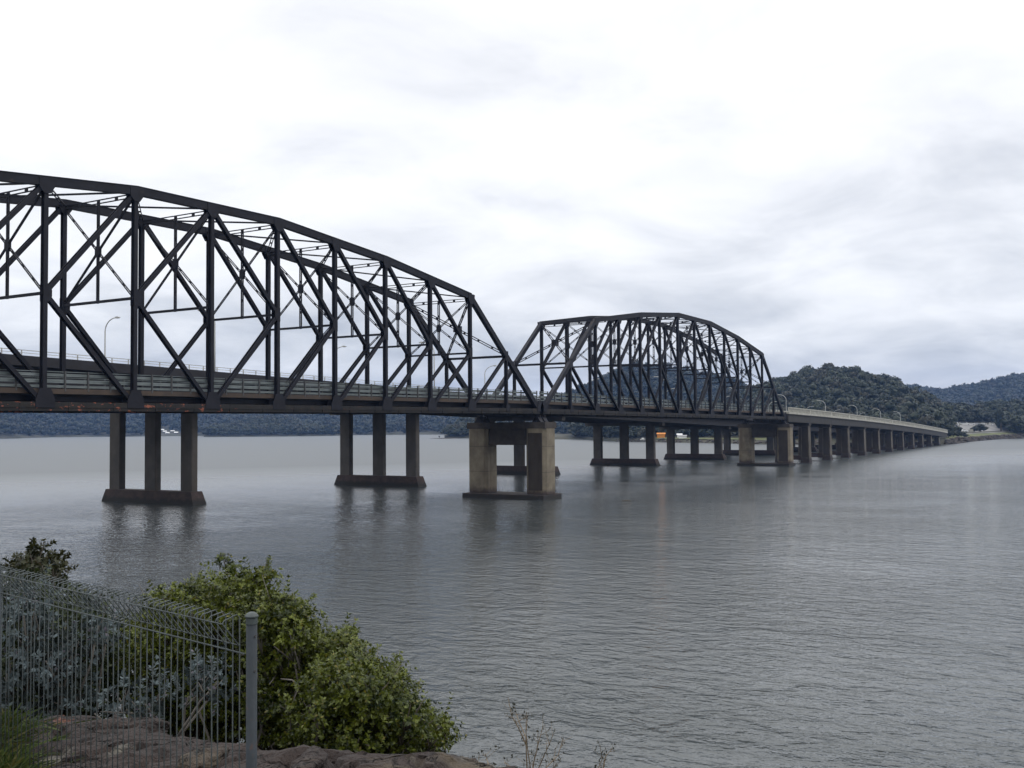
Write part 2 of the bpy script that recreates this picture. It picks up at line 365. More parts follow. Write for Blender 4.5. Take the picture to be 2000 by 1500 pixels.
    # twin-angle (laced) light members
    def laced(m_, a, b_, gap, t_, side, bat=2.2):
        a = np.asarray(a, float); b_ = np.asarray(b_, float)
        m_.beam(a, b_, t_ * 1.6, t_, side, offn=gap / 2); m_.beam(a, b_, t_ * 1.6, t_, side, offn=-gap / 2)
        L = np.linalg.norm(b_ - a); k_ = max(2, int(L / bat))
        for i in range(k_ + 1):
            p = a + (b_ - a) * (i / k_); d = (b_ - a) / L * 0.16
            m_.beam(p - d, p + d, t_ * 1.7, gap, side)
    X1 = (1, 0, 0)
    for n in range(2, 13):
        z0 = zt(n) - 0.45; zm = zt(n) / 2; zc = (z0 + zm) / 2
        m_ = MB(); laced(m_, pt(n, z0, 0), pt(n, z0, 1), 0.34, 0.09, X1); part('sway_strut', m_)
        m_ = MB(); m_.beam(pt(n, zm, 0), pt(n, zm, 1), 0.30, 0.24, X1); part('sway_strut', m_)
        m_ = MB(); laced(m_, pt(n, z0 - 0.2, .5), pt(n, zm, .5), 0.26, 0.09, X1, 1.8); part('sway_hanger', m_)
        for s in (0, 1):
            m_ = MB(); laced(m_, pt(n, z0, s), pt(n, zm, 1 - s), 0.18, 0.07, X1, 2.0); part('sway_diagonal', m_)
        m_ = MB(); p = pt(n, zc, .5)
        m_.prism([(p[1] + 0.34 * a_, p[2] + 0.55 * c_) for a_, c_ in ((-1, -.5), (-.55, -1), (.55, -1), (1, -.5), (1, .5), (.55, 1), (-.55, 1), (-1, .5))], p[0] - 0.14, p[0] + 0.14, axis=0)
        part('sway_hub', m_)
        if n < 12:
            for s in (0, 1):
                m_ = MB(); laced(m_, pt(n, zt(n) - 0.15, s), pt(n + 1, zt(n + 1) - 0.15, 1 - s), 0.26, 0.08, (0, 0, 1)); part('top_lateral', m_)
    for n, nn_ in ((2, 1), (12, 13)):
        zm = zt(2) / 2
        m_ = MB(); m_.beam(pt(nn_, zm, 0), pt(nn_, zm, 1), 0.3, 0.34, X1); part('portal_strut', m_)
        for s in (0, 1):
            m_ = MB(); laced(m_, pt(n, zt(2) - 0.3, s), pt(nn_, zm + 0.2, 1 - s), 0.3, 0.10, X1); part('portal_diagonal', m_)
        m_ = MB(); p = (pt(n, zt(2), .5) + pt(nn_, zm, .5)) / 2; m_.box(p[0] - 0.5, p[0] + 0.5, p[1] - 0.45, p[1] + 0.45, p[2] - 0.45, p[2] + 0.45); part('portal_hub', m_)
    # floor
    for n in range(15):
        m_ = MB(); m_.beam(pt(n, 0.45, 0.03), pt(n, 0.45, 0.97), 0.3, 1.0, X1); part('floor_beam', m_)
        if n < 14:
            m_ = MB(); laced(m_, pt(n, -0.1, 0), pt(n + 1, -0.1, 1), 0.3, 0.08, (0, 0, 1), 4); part('bottom_lateral', m_)
    for q in (0.1, 0.3, 0.5, 0.7, 0.9):
        m_ = MB(); m_.beam(pt(0, 0.72, q), pt(14, 0.72, q), 0.16, 0.55); part('stringer', m_)
    m_ = MB(); m_.beam(pt(0, 1.22, 0.5), pt(14, 1.22, 0.5), BW - 1.1, 0.22); part('deck_slab', m_, ASPHALT)
    for s, sg in ((0, 1), (1, -1)):
        y_ = 0.42 * sg / BW + s
        m_ = MB(); m_.beam(pt(0, 1.30, y_), pt(14, 1.30, y_), 0.30, 0.46); part('kerb', m_, KERB)
        g = MB()
        for zz, hh in ((1.72, 0.06), (2.17, 0.27), (2.75, 0.27), (3.05, 0.06)):
            g.beam(pt(0, zz, y_), pt(14, zz, y_), 0.06 if hh > .1 else .05, hh)
        for zz in (2.17, 2.75):     # rolled ridges of the guard rail bands
            for o_ in (-0.075, 0.075): g.beam(pt(0, zz + o_, y_), pt(14, zz + o_, y_), 0.12, 0.07)
        gr = part('guard_rail', g, GALV)
        for k_ in range(0, 57): g = MB(); g.beam(pt(k_ / 4, 1.3, y_ - 0.12 * sg / BW), pt(k_ / 4, 3.12, y_ - 0.12 * sg / BW), 0.12, 0.14); g.build('rail_post', DULL_RAIL, gr)
    return th
PA = 9.58
span(0.0, PA, 13.85 - 14 * PA * 0.0035, 0.0035, 0.0, 'long dark steel K-truss span nearest the camera, cut by the left edge of the photo')
X2 = 14 * PA + 1.0
P2 = 10.04
span(X2, P2, 13.84, -0.0050, 0.0358, 'second dark steel truss span, whole arch seen end-on right of the tan pier')

# ---- piers of the old bridge
def old_pier(x, y, zc, label, base_ext=2.1):
    """two chamfered columns joined by a beam, base slab at the water, bearings on top"""
    th = thing('bridge_pier', (x, y, 0), label, 'bridge pier', 'tan concrete piers of the old bridge')
    def octo(cx, cy, ax, ay, ch): return [(cx - ax + ch, cy - ay), (cx + ax - ch, cy - ay), (cx + ax, cy - ay + ch), (cx + ax, cy + ay - ch), (cx + ax - ch, cy + ay), (cx - ax + ch, cy + ay), (cx - ax, cy + ay - ch), (cx - ax, cy - ay + ch)]
    for j, cy in enumerate((0.0, BW)):
        m_ = MB()
        m_.prism(octo(0, cy, 1.75, 1.85, 0.5), 0.8, zc - 1.0)
        col = m_.build('column', CONC_OLD, th)
        if j == 0:
            MB().box(-1.785, -1.7, cy - 1.25, cy + 1.25, 1.4, zc - 1.7).build('dark_panel', CONC_DARK, col)  # darker-toned panel on one face of the near column
        for zz in (4.2, 8.2):
            MB().prism(octo(0, cy, 1.758, 1.858, 0.5), zz, zz + 0.05).build('pour_joint', CONC_CAP, col)
    m_ = MB(); m_.box(-1.8, 1.8, -1.88, BW + 1.88, zc - 1.0, zc - 0.05)
    m_.box(-1.7, 1.7, -1.8, BW + 1.8, zc - 0.05, zc + 0.0); m_.build('cap_beam', CONC_CAP, th)
    MB().box(-1.2, 1.2, 2.0, BW - 2.0, zc - 3.6, zc - 1.0).build('cross_wall', CONC_CAP, th)
    m_ = MB(); e_ = base_ext
    m_.prism([(-2.9, -e_), (2.9, -e_), (3.1, -e_ + .7), (3.1, BW + e_ - .7), (2.9, BW + e_), (-2.9, BW + e_), (-3.1, BW + e_ - .7), (-3.1, -e_ + .7)], -1.0, 0.75)
    m_.build('base_slab', CONC_BASE, th)
    for cy in (0.0, BW):
        for dx_ in (-0.75, 0.75):
            m_ = MB()
            m_.prism([(cy - 0.85, zc), (cy + 0.85, zc), (cy + 0.6, zc + 0.22), (cy + 0.22, zc + 0.85), (cy - 0.22, zc + 0.85), (cy - 0.6, zc + 0.22)], dx_ - 0.5, dx_ + 0.5, axis=0)
            for q in (-0.35, 0, 0.35): m_.prism([(dx_ - 0.62, zc), (dx_ + 0.62, zc), (dx_ + 0.12, zc + 1.05), (dx_ - 0.12, zc + 1.05)], cy + q - 0.04, cy + q + 0.04, axis=1)
            m_.tube([(dx_, cy - 0.45, zc + 0.98), (dx_, cy + 0.45, zc + 0.98)], 0.16, 10)
            m_.build('bearing', STEEL, th)
    return th
old_pier(14 * PA + 0.5, Yn, 12.05, 'tan twin-column concrete pier standing where the two truss spans meet')
xe2 = X2 + 14 * P2
ye2 = Yn + 0.0358 * 14 * P2
old_pier(xe2 + 0.4, ye2, 11.5, 'twin-column pier under the far end of the second truss span', 1.9)
old_pier(-0.5, Yn, 11.7, 'twin-column pier under the near end of the first truss span')

# ---- concrete approach viaduct on the right
XT0, XT1 = xe2 + 1.2, 592.0
def ty(x): return ye2 - 1.0 + 0.036 * (x - XT0)            # near edge of the deck
def tz(x): u = x - XT0; return 16.1 - 0.01562 * u - 3.38e-5 * u * u   # top of the parapet
BWT = 10.9
va = thing('approach_viaduct', (XT0, ye2, 0), 'long low concrete viaduct with pale parapet running right from the trusses to the shore', 'viaduct')
xs = [XT0 + 24.0] + [XT0 + 24.0 + 26.3 * k_ for k_ in range(1, 11)]
edges = [XT0] + xs + [XT1]
def strip(m_, xa, xb, yo0, yo1, zo0, zo1):
    n_ = 3
    for i in range(n_):
        a = xa + (xb - xa) * i / n_; b_ = xa + (xb - xa) * (i + 1) / n_
        v = [(x, ty(x) + yo, tz(x) + zo) for x in (a, b_) for (yo, zo) in ((yo0, zo0), (yo1, zo0), (yo1, zo1), (yo0, zo1))]
        m_.add(v, [(0, 1, 2, 3), (7, 6, 5, 4), (0, 4, 5, 1), (1, 5, 6, 2), (2, 6, 7, 3), (3, 7, 4, 0)])
def rel(m_):
    m_.v = [np.asarray(q) - np.array([XT0, ye2, 0]) for q in m_.v]; return m_
for i in range(len(edges) - 1):
    a, b_ = edges[i], edges[i + 1]; g_ = 0.06
    m_ = MB()
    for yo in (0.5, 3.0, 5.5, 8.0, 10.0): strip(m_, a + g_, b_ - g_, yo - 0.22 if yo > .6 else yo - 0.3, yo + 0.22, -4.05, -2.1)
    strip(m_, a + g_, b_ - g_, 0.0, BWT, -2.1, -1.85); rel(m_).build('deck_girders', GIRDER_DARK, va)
    for sd0, nm in ((0.0, 0), (BWT - 0.34, 1)):
        m_ = MB()
        strip(m_, a + .03, b_ - .03, sd0 - 0.12 if not nm else sd0, sd0 + 0.34 + (0.12 if nm else 0), -1.848, -1.35)   # edge beam
        strip(m_, a + .03, b_ - .03, sd0 + 0.02, sd0 + 0.32, -0.28, 0.0)                       # coping rail
        nb = int((b_ - a) / 0.95)
        for q in range(nb + 1):
            xq = a + 0.3 + (b_ - a - 0.6) * q / nb; w_ = 0.62 if q in (0, nb) else 0.25
            strip(m_, xq - w_ / 2, xq + w_ / 2, sd0 + 0.05, sd0 + 0.29, -1.35, -0.28)
        rel(m_).build('parapet', PARAPET, va)
m_ = MB()
for i in range(len(edges) - 1): strip(m_, edges[i], edges[i + 1], 0.35, BWT - 0.35, -1.846, -1.75)
rel(m_).build('road_surface', ASPHALT, va)
for i, x in enumerate(xs):
    zc = tz(x) - 4.06; y_ = ty(x)
    last = i == len(xs) - 1
    th = thing('viaduct_pier', (x, y_, 0), '%s twin-column pier under the low viaduct, counting right from the truss' % ORD[i], 'bridge pier', 'twin piers under the approach viaduct')
    for cy in (1.6, BWT - 1.6):
        m_ = MB()
        w0, w1_ = 1.15, 0.9
        for (z0, z1, a0, a1) in ((-1.0, 1.6, 1.45, 1.2), (1.6, max(2.0, zc - 0.7), 1.2, 1.05)):
            v = [(sx * a_, cy + sy2 * a_ * 1.0, z_) for z_, a_ in ((z0, a0), (z1, a1)) for sx, sy2 in ((-1, -1), (1, -1), (1, 1), (-1, 1))]
            m_.add(v, [(3, 2, 1, 0), (4, 5, 6, 7), (0, 1, 5, 4), (1, 2, 6, 5), (2, 3, 7, 6), (3, 0, 4, 7)])
        col = m_.build('column', CONC_DIM, th)
        MB().box(-1.26, -1.0, cy - 0.96, cy + 0.90, 1.7, zc - 0.95).build('dark_panel', CONC_DARK, col)  # darker panel covering most of one face of each column
    MB().box(-1.0, 1.0, 0.3, BWT - 0.3, zc - 0.7, zc).build('cap_beam', CONC_CAP, th)
    MB().box(-0.45, 0.45, 2.6, BWT - 2.6, 0.9, 2.2).build('tie_beam', CONC_BASE, th)

# ------------------------------------------------------------------ the concrete motorway bridge behind
FX0, FX1 = -130.0, 640.0
FYN, FYF = 118.2, 144.6
def fz(x): return 20.6 - 0.0245 * (x - 66) if x > 66 else 20.6 - 0.0245 * (x - 66) - 0.00004 * (x - 66) ** 2
fb = thing('motorway_bridge', (FX0, FYN, 0), 'long dark concrete girder bridge with thin pipe railing behind the steel trusses', 'road bridge')
fxs = np.linspace(FX0, FX1, 29)
def fstrip(m_, yo0, yo1, zo0, zo1):
    for a, b_ in zip(fxs[:-1], fxs[1:]):
        v = [(x - FX0, yo, fz(x) + zo) for x in (a, b_) for (yo, zo) in ((yo0, zo0), (yo1, zo0), (yo1, zo1), (yo0, zo1))]
        m_.add(v, [(0, 1, 2, 3), (7, 6, 5, 4), (0, 4, 5, 1), (1, 5, 6, 2), (2, 6, 7, 3), (3, 7, 4, 0)])
FWD = FYF - FYN
m_ = MB(); fstrip(m_, 0.0, FWD, -1.25, -0.95); m_.build('deck_slab', GIRDER, fb)
for yy in (1.6, 6.4, 11.2, 15.2, 20.0, 24.8):
    m_ = MB(); fstrip(m_, yy - 0.35, yy + 0.35, -3.3, -1.25); fstrip(m_, yy - 0.6, yy + 0.6, -3.52, -3.3); m_.build('girder', GIRDER, fb)
for yy in (0.0, FWD - 0.35):
    m_ = MB(); fstrip(m_, yy, yy + 0.35, -0.95, 0.0); m_.build('parapet', GIRDER, fb)
    g = MB(); fstrip(g, yy + 0.14, yy + 0.24, 0.62, 0.70); fstrip(g, yy + 0.15, yy + 0.23, 0.30, 0.36)
    rl = g.build('pipe_railing', PALE_METAL, fb)
    g = MB(); k_ = 0
    x = FX0 + 1
    while x < FX1 - 1:
        g.box(x - FX0 - 0.05, x - FX0 + 0.05, yy + 0.12, yy + 0.26, fz(x), fz(x) + 0.66); x += 2.6
    g.build('railing_posts', PALE_METAL, rl)
m_ = MB(); fstrip(m_, 0.36, FWD - 0.36, -0.945, -0.90); m_.build('road_surface', ASPHALT, fb)
m_ = MB(); fstrip(m_, FWD / 2 - 0.3, FWD / 2 + 0.3, -0.90, -0.1); m_.build('median_barrier', GIRDER, fb)
PX = [-58, -5, 48, 101.6, 154.3, 207.3, 265, 318, 371, 424, 477, 530, 583]
PD = {0: 'left of the photo', }
vis = 0
for i, x in enumerate(PX):
    yo = 2.5 if i <= 3 else 0.0
    zc = fz(x) - 3.52
    if i >= 3:
        nm_ = '%s three-column pier of the motorway bridge from the left of the photo' % ORD[i - 3]
    else:
        nm_ = 'three-column motorway bridge pier, %s one beyond the left edge of the photo' % ORD[2 - i]
    th = thing('motorway_pier', (x, 132.0 + yo, 0), nm_, 'bridge pier', 'three-column piers of the motorway bridge')
    for cy in (-8.2, 0.0, 8.4):
        m_ = MB(); m_.prism([(-0.6 + .12, cy - 1.28), (0.6 - .12, cy - 1.28), (0.6, cy - 1.16), (0.6, cy + 1.16), (0.6 - .12, cy + 1.28), (-0.6 + .12, cy + 1.28), (-0.6, cy + 1.16), (-0.6, cy - 1.16)], 1.7, zc - 0.9)
        m_.build('column', CONC_GREY, th)
    MB().box(-0.8, 0.8, -12.2, 12.2, zc - 0.9, zc).build('cap_beam', CONC_GREY, th)
    # base: trapezoid in elevation, ends battered
    L0, L1, wB, wT, zT_ = 10.3, 9.85, 1.4, 1.1, 1.95
    v = [(sx * w_, sy2 * l_, z_) for z_, l_, w_ in ((-0.6, L0 + .5, wB), (zT_, L1, wT)) for sx, sy2 in ((-1, -1), (1, -1), (1, 1), (-1, 1))]
    m_ = MB(); m_.add(v, [(3, 2, 1, 0), (4, 5, 6, 7), (0, 1, 5, 4), (1, 2, 6, 5), (2, 3, 7, 6), (3, 0, 4, 7)])
    m_.build('base_slab', CONC_BASE, th)

# ---- lamps of the motorway bridge
def lamp(x, y, direc, label, first=None):
    z = fz(x) - 0.9
    if first is not None:
        return copy_thing(first, (x, y, z), label, rz=0.0 if direc > 0 else math.pi)
    th = thing('street_lamp', (x, y, z), label, 'street lamp', 'curved-arm lamps along the motorway bridge', rz=0.0 if direc > 0 else math.pi)
    pts = [(0, 0, 0.35), (0, 0, 4), (0, 0, 8.2)] + [(0, 2.6 * (1 - math.cos(a)), 8.2 + 2.05 * math.sin(a)) for a in np.linspace(0.15, math.pi / 2, 9)]
    m_ = MB(); m_.tube(pts, [0.13, 0.12, 0.10] + [0.085] * 9, 8); m_.build('pole', PALE_METAL, th, smooth=True)
    m_ = MB(); m_.box(-0.2, 0.2, -0.2, 0.2, 0.0, 0.36); m_.build('base_plate', PALE_METAL, th)
    m_ = MB(); m_.prism([(2.5, 10.16), (3.5, 10.20), (3.5, 10.30), (3.1, 10.42), (2.6, 10.38)], -0.17, 0.17, axis=0); hd = m_.build('lamp_head', PALE_METAL, th)
    MB().box(-0.12, 0.12, 2.75, 3.4, 10.12, 10.165).build('lamp_glass', LENS, hd)
    return th
l0 = None
near_x = [45, 100, 155, 210, 265, 321, 375.6, 428.4, 480.7, 527, 572]
far_x = [99.7, 154, 210.3, 265.9, 321.9, 377, 431, 485.7, 533.8, 585]
for i, x in enumerate(near_x):
    o = lamp(x, FYN + 0.9, 1, '%s curved-arm lamp on the near edge of the motorway bridge from the left' % ORD[i], l0)
    if l0 is None: l0 = o
for i, x in enumerate(far_x):
    lamp(x, FYF - 0.9, -1, '%s curved-arm lamp on the far edge of the motorway bridge from the left' % ORD[i], l0)

#@@LAND@@
# ------------------------------------------------------------------ far land: hills, shore, forest
from mathutils import noise as mnoise
def pxdir(px):
    v = ray(px, 835.0); h_ = math.hypot(v[0], v[1]); return np.array([v[0] / h_, v[1] / h_])
def interp(tab, x):
    xs_ = [a[0] for a in tab]; ys_ = [a[1] for a in tab]; return float(np.interp(x, xs_, ys_))
def sm(a, b_, x):
    t_ = min(1.0, max(0.0, (x - a) / (b_ - a))); return t_ * t_ * (3 - 2 * t_)
class Land:
    """a hill given by its shore distance, ridge distance and ridge height for each bearing"""
    def __init__(s, shore, ridge, canopy, prof=None, rough=0.12):
        s.shore, s.canopy, s.prof, s.rough = shore, canopy, prof, rough
        s.rd = [(a, d) for a, y, d in ridge]; s.rz = [(a, max(3.0, z_at(y, a, d) - canopy)) for a, y, d in ridge]
    def z(s, px, d):
        ds = interp(s.shore, px); rd = interp(s.rd, px); rz_ = interp(s.rz, px)
        u = d - ds
        if u < 0: return max(-2.0, u * 0.25)
        if s.prof is not None:
            p = s.prof(px, u)
            if p is not None: return p
        base = min(2.2, u * 0.35); t_ = (d - ds) / max(30.0, rd - ds)
        if t_ <= 1: zz = base + (rz_ - base) * (0.25 * t_ + 0.75 * sm(0.0, 1.0, t_))
        else: zz = rz_ - (rz_ * 0.5) * sm(1.0, 1.9, t_)
        w_ = pxdir(px) * d
        n = mnoise.noise(Vector((w_[0] * 0.006, w_[1] * 0.006, 1.3))) + 0.5 * mnoise.noise(Vector((w_[0] * 0.017, w_[1] * 0.017, 4.3)))
        return zz + n * s.rough * rz_ * min(1.0, t_ * 2) * (1.0 if t_ < 0.8 else max(0.15, (1.0 - t_) * 5))
    def pt(s, px, d, off=0.0):
        v = pxdir(px) * d; return (CAM[0] + v[0], CAM[1] + v[1], s.z(px, d) + off)
def land_mesh(name, L, x0, x1, nx, m_, depth=1.5, kind='structure'):
    v = []; f = []; nd = 44
    for i in range(nx + 1):
        px = x0 + (x1 - x0) * i / nx; ds = interp(L.shore, px); rd = interp(L.rd, px)
        for j in range(nd + 1):
            t_ = (j / nd) ** 1.35; d = ds - 8 + (rd + (rd - ds) * 0.45 + 60 - ds) * t_
            v.append(L.pt(px, d))
    for i in range(nx):
        for j in range(nd):
            a = i * (nd + 1) + j; f.append((a, a + nd + 1, a + nd + 2, a + 1))
    mb_ = MB(); mb_.add(v, f); o = mb_.build(name, m_, smooth=True); return tag(o, kind=kind)
def sheet(name, L, x0, x1, u0, u1, m_, off, nx=30, nu=8, label=None):
    v = []; f = []
    for i in range(nx + 1):
        px = x0 + (x1 - x0) * i / nx; ds = interp(L.shore, px)
        a0 = u0(px) if callable(u0) else u0; a1 = u1(px) if callable(u1) else u1
        for j in range(nu + 1): v.append(L.pt(px, ds + a0 + (a1 - a0) * j / nu, off))
    for i in range(nx):
        for j in range(nu): a = i * (nu + 1) + j; f.append((a, a + nu + 1, a + nu + 2, a + 1))
    mb_ = MB(); mb_.add(v, f); return tag(mb_.build(name, m_), kind='structure')

SOIL = mat('forest_floor', (0.035, 0.038, 0.022), 0.95, (0.06, 0.055, 0.035), 0.03)
LAWN = mat('mown_grass', (0.07, 0.088, 0.026), 0.95, (0.12, 0.12, 0.045), 0.06)
LOT = mat('pale_gravel', (0.22, 0.215, 0.205), 0.95, (0.16, 0.155, 0.15), 0.05)
ROADM = mat('road_asphalt', (0.17, 0.17, 0.17), 0.95, (0.21, 0.21, 0.20), 0.1)
ROCKS = mat('shore_rock', (0.075, 0.060, 0.050), 0.9, (0.035, 0.030, 0.026), 0.5)
def foliage(name, c_dark, c_light, trans=0.0, rough=0.6, spec=0.3):
    m_ = bpy.data.materials.new(name); m_.use_nodes = True; t_ = m_.node_tree; b_ = t_.nodes['Principled BSDF']
    at = t_.nodes.new('ShaderNodeAttribute'); at.attribute_name = 'tint'
    sp = t_.nodes.new('ShaderNodeSeparateColor'); t_.links.new(at.outputs['Color'], sp.inputs[0])
    mx = t_.nodes.new('ShaderNodeMix'); mx.data_type = 'RGBA'; mx.inputs[6].default_value = (*c_dark, 1); mx.inputs[7].default_value = (*c_light, 1)
    t_.links.new(sp.outputs[0], mx.inputs[0])
    mx2 = t_.nodes.new('ShaderNodeMix'); mx2.data_type = 'RGBA'; t_.links.new(sp.outputs[1], mx2.inputs[0]); t_.links.new(mx.outputs[2], mx2.inputs[6])
    mx2.inputs[7].default_value = (c_light[0] * 1.15, c_light[1] * 0.8, c_light[2] * 0.9, 1)      # olive-brown individuals
    t_.links.new(mx2.outputs[2], b_.inputs['Base Color'])
    b_.inputs['Roughness'].default_value = rough; b_.inputs['Specular IOR Level'].default_value = spec
    if trans:
        tr = t_.nodes.new('ShaderNodeBsdfTranslucent'); t_.links.new(mx2.outputs[2], tr.inputs[0])
        ms = t_.nodes.new('ShaderNodeMixShader'); ms.inputs[0].default_value = trans
        t_.links.new(b_.outputs[0], ms.inputs[1]); t_.links.new(tr.outputs[0], ms.inputs[2]); t_.links.new(ms.outputs[0], t_.nodes['Material Output'].inputs[0])
    return m_
FOREST = foliage('forest_leaves', (0.007, 0.012, 0.006), (0.024, 0.032, 0.014))
FOREST_FAR = foliage('far_forest_leaves', (0.008, 0.014, 0.009), (0.018, 0.026, 0.015))

# crown prototypes: several leafy puffs made of a lumpy core and many small leaf-clump faces
def ico(sub=1):
    import bmesh
    bm = bmesh.new(); bmesh.ops.create_icosphere(bm, subdivisions=sub, radius=1.0)
    v = np.array([q.co[:] for q in bm.verts]); f = np.array([[q.index for q in fc.verts] for fc in bm.faces]); bm.free(); return v, f
ICO1 = ico(1); ICO2 = ico(2)
def crown_proto(r_, npuff, nleaf, leaf, flat=0.75):
    V = []; F = []; n = 0; T = []
    for k_ in range(npuff):
        a = r_.uniform(0, 2 * math.pi); q = r_.uniform(0, 0.62) if k_ else 0.0
        c = np.array([math.cos(a) * q, math.sin(a) * q, r_.uniform(-0.35, 0.35) + (0.2 if not k_ else 0)]); rr = r_.uniform(0.34, 0.56)
        v, f = ICO1; vv = v * (rr * 0.8) * (1 + 0.35 * (r_.random((len(v), 1)) - 0.5)) * [1, 1, flat] + c
        V.append(vv); F.append(f + n); n += len(vv); tone = r_.uniform(0.0, 1.0); T.append(np.full(len(vv), tone * 0.7))
        d = r_.normal(size=(nleaf, 3)); d /= np.linalg.norm(d, axis=1)[:, None]; d[:, 2] = np.abs(d[:, 2]) * 0.9 + d[:, 2] * 0.1
        p = c + d * [1, 1, flat] * rr * r_.uniform(0.8, 1.12, (nleaf, 1))
        a1 = np.cross(d, r_.normal(size=(nleaf, 3))); a1 /= np.linalg.norm(a1, axis=1)[:, None]; a2 = np.cross(d, a1) + d * r_.normal(0, 0.5, (nleaf, 1))
        s_ = leaf * r_.uniform(0.6, 1.3, (nleaf, 1))
        vv = np.stack([p + a1 * s_, p - a1 * s_ * 0.6 + a2 * s_, p - a1 * s_ * 0.5 - a2 * s_], 1).reshape(-1, 3)
        V.append(vv); F.append(np.arange(nleaf * 3).reshape(-1, 3) + n); n += len(vv); T.append(np.repeat(np.clip(tone * 0.7 + r_.uniform(-0.1, 0.4, nleaf), 0, 1), 3))
    return np.concatenate(V), np.concatenate(F), np.concatenate(T)
PR = np.random.default_rng(11)
PROTO = [crown_proto(PR, 5, 26, 0.15) for _ in range(7)]
PROTO_FAR = [crown_proto(PR, 3, 9, 0.2) for _ in range(6)]
def forest(name, pts, mt, protos, label, seed):
    r_ = np.random.default_rng(seed); V = []; F = []; T = []; n = 0
    for (x, y, z, rad) in pts:
        v, f, tn = protos[r_.integers(len(protos))]; a = r_.uniform(0, 6.28); ca, sa = math.cos(a), math.sin(a)
        hh = rad * r_.uniform(0.75, 1.25)
        vv = np.stack([(v[:, 0] * ca - v[:, 1] * sa) * rad + x, (v[:, 0] * sa + v[:, 1] * ca) * rad + y, v[:, 2] * hh + z], 1)
        V.append(vv); F.append(f + n); n += len(vv)
        tone = r_.beta(1.6, 1.8); br = 1.0 if r_.random() < 0.22 else 0.0
        T.append(np.stack([np.clip(tn * 0.6 + tone * 0.5, 0, 1), np.full(len(v), br * 0.8), np.zeros(len(v))], 1))
    o = np_mesh(name, np.concatenate(V), np.concatenate(F), mt, cols=np.concatenate(T))
    return tag(o, label, 'forest', kind='stuff')
def scatter(L, x0, x1, n, r0, r1, seed, keep=None, reach=1.12, lift=0.62):
    r_ = np.random.default_rng(seed); out = []
    while len(out) < n:
        px = r_.uniform(x0, x1); ds = interp(L.shore, px); rd = interp(L.rd, px)
        d0, d1 = ds + 3, ds + (rd - ds) * reach
        d = math.sqrt(r_.uniform(d0 * d0, d1 * d1))
        if keep is not None and not keep(px, d - ds, r_): continue
        rad = r_.uniform(r0, r1); p = L.pt(px, d)
        out.append((p[0], p[1], max(p[2], 0.5) + rad * lift + r_.uniform(0, rad * 0.5), rad))
    return out

# A: right shore and the dark wooded hill behind the viaduct
shA = [(1000, 930), (1140, 907), (1200, 776), (1300, 714), (1500, 622), (1850, 609), (1870, 640), (1900, 709), (1950, 795), (2000, 843), (2100, 930), (2400, 1100)]
ridA = [(1000, 842, 1010), (1140, 830, 1000), (1200, 812, 960), (1300, 800, 960), (1400, 788, 960), (1480, 762, 950), (1505, 750, 950), (1540, 740, 950), (1580, 730, 950), (1625, 720, 950), (1660, 725, 950),
        (1700, 736, 950), (1725, 741, 950), (1760, 754, 950), (1800, 776, 960), (1840, 796, 980), (1870, 800, 1000), (1920, 798, 1030), (1945, 792, 1050), (2000, 790, 1080), (2100, 785, 1150), (2400, 780, 1300)]
def profA(px, u):
    if px > 1838:
        e_ = np.interp(u, [0, 5, 35, 60, 150, 220], [0, 2.6, 3.6, 5.0, 10.6, 12.5])
        k_ = sm(1838, 1862, px)
        return None if u > 220 or k_ < 0.5 else float(e_)
    return None
LA = Land(shA, ridA, 8.0, profA, 0.10)
land_mesh('shore_ground', LA, 1000, 2400, 260, SOIL)
sheet('lawn', LA, 1846, 1985, 7, 50, LAWN, 0.12)
sheet('shore_lawn', LA, 1270, 1545, 6, 24, LAWN, 0.12, nx=50)
sheet('footpath', LA, 1862, 1975, 44, 50, LOT, 0.25)
sheet('car_park', LA, 1868, 1958, 62, 138, LOT, 0.2, nu=14)
def keepA(px, u, r_):
    if px > 1840:
        if u < 58: return r_.random() < (0.012 if px < 1968 else 0.5)
        if 1852 < px < 1950 and u < 172: return False
        return u > 58
    if 1270 < px < 1545: return u > 26
    if px > 1545: return u > 8
    return True
ptsA = scatter(LA, 1120, 2060, 3600, 3.2, 5.6, 21, keepA) + scatter(LA, 1120, 2060, 1300, 5.5, 8.8, 27, keepA)
forest('forest', ptsA, FOREST, PROTO, 'dark olive eucalypt forest covering the hill behind the low viaduct', 1)
# B: bluish hill seen through the second truss
LB = Land([(1000, 1500), (1090, 1230), (1160, 1180), (1600, 1150)], [(1000, 812, 1700), (1040, 800, 1620), (1090, 776, 1550), (1110, 770, 1520), (1140, 757, 1500), (1170, 742, 1500), (1200, 729, 1500), (1225, 719, 1500), (1250, 714, 1500),
    (1290, 717, 1500), (1330, 721, 1500), (1380, 731, 1500), (1420, 741, 1500), (1460, 753, 1500), (1500, 765, 1500), (1600, 800, 1500)], 10.0)
land_mesh('hill', LB, 1000, 1600, 120, SOIL)
forest('forest', scatter(LB, 1000, 1600, 3200, 5.5, 9.5, 22), FOREST_FAR, PROTO_FAR, 'hazy wooded hill seen through the second steel truss', 2)
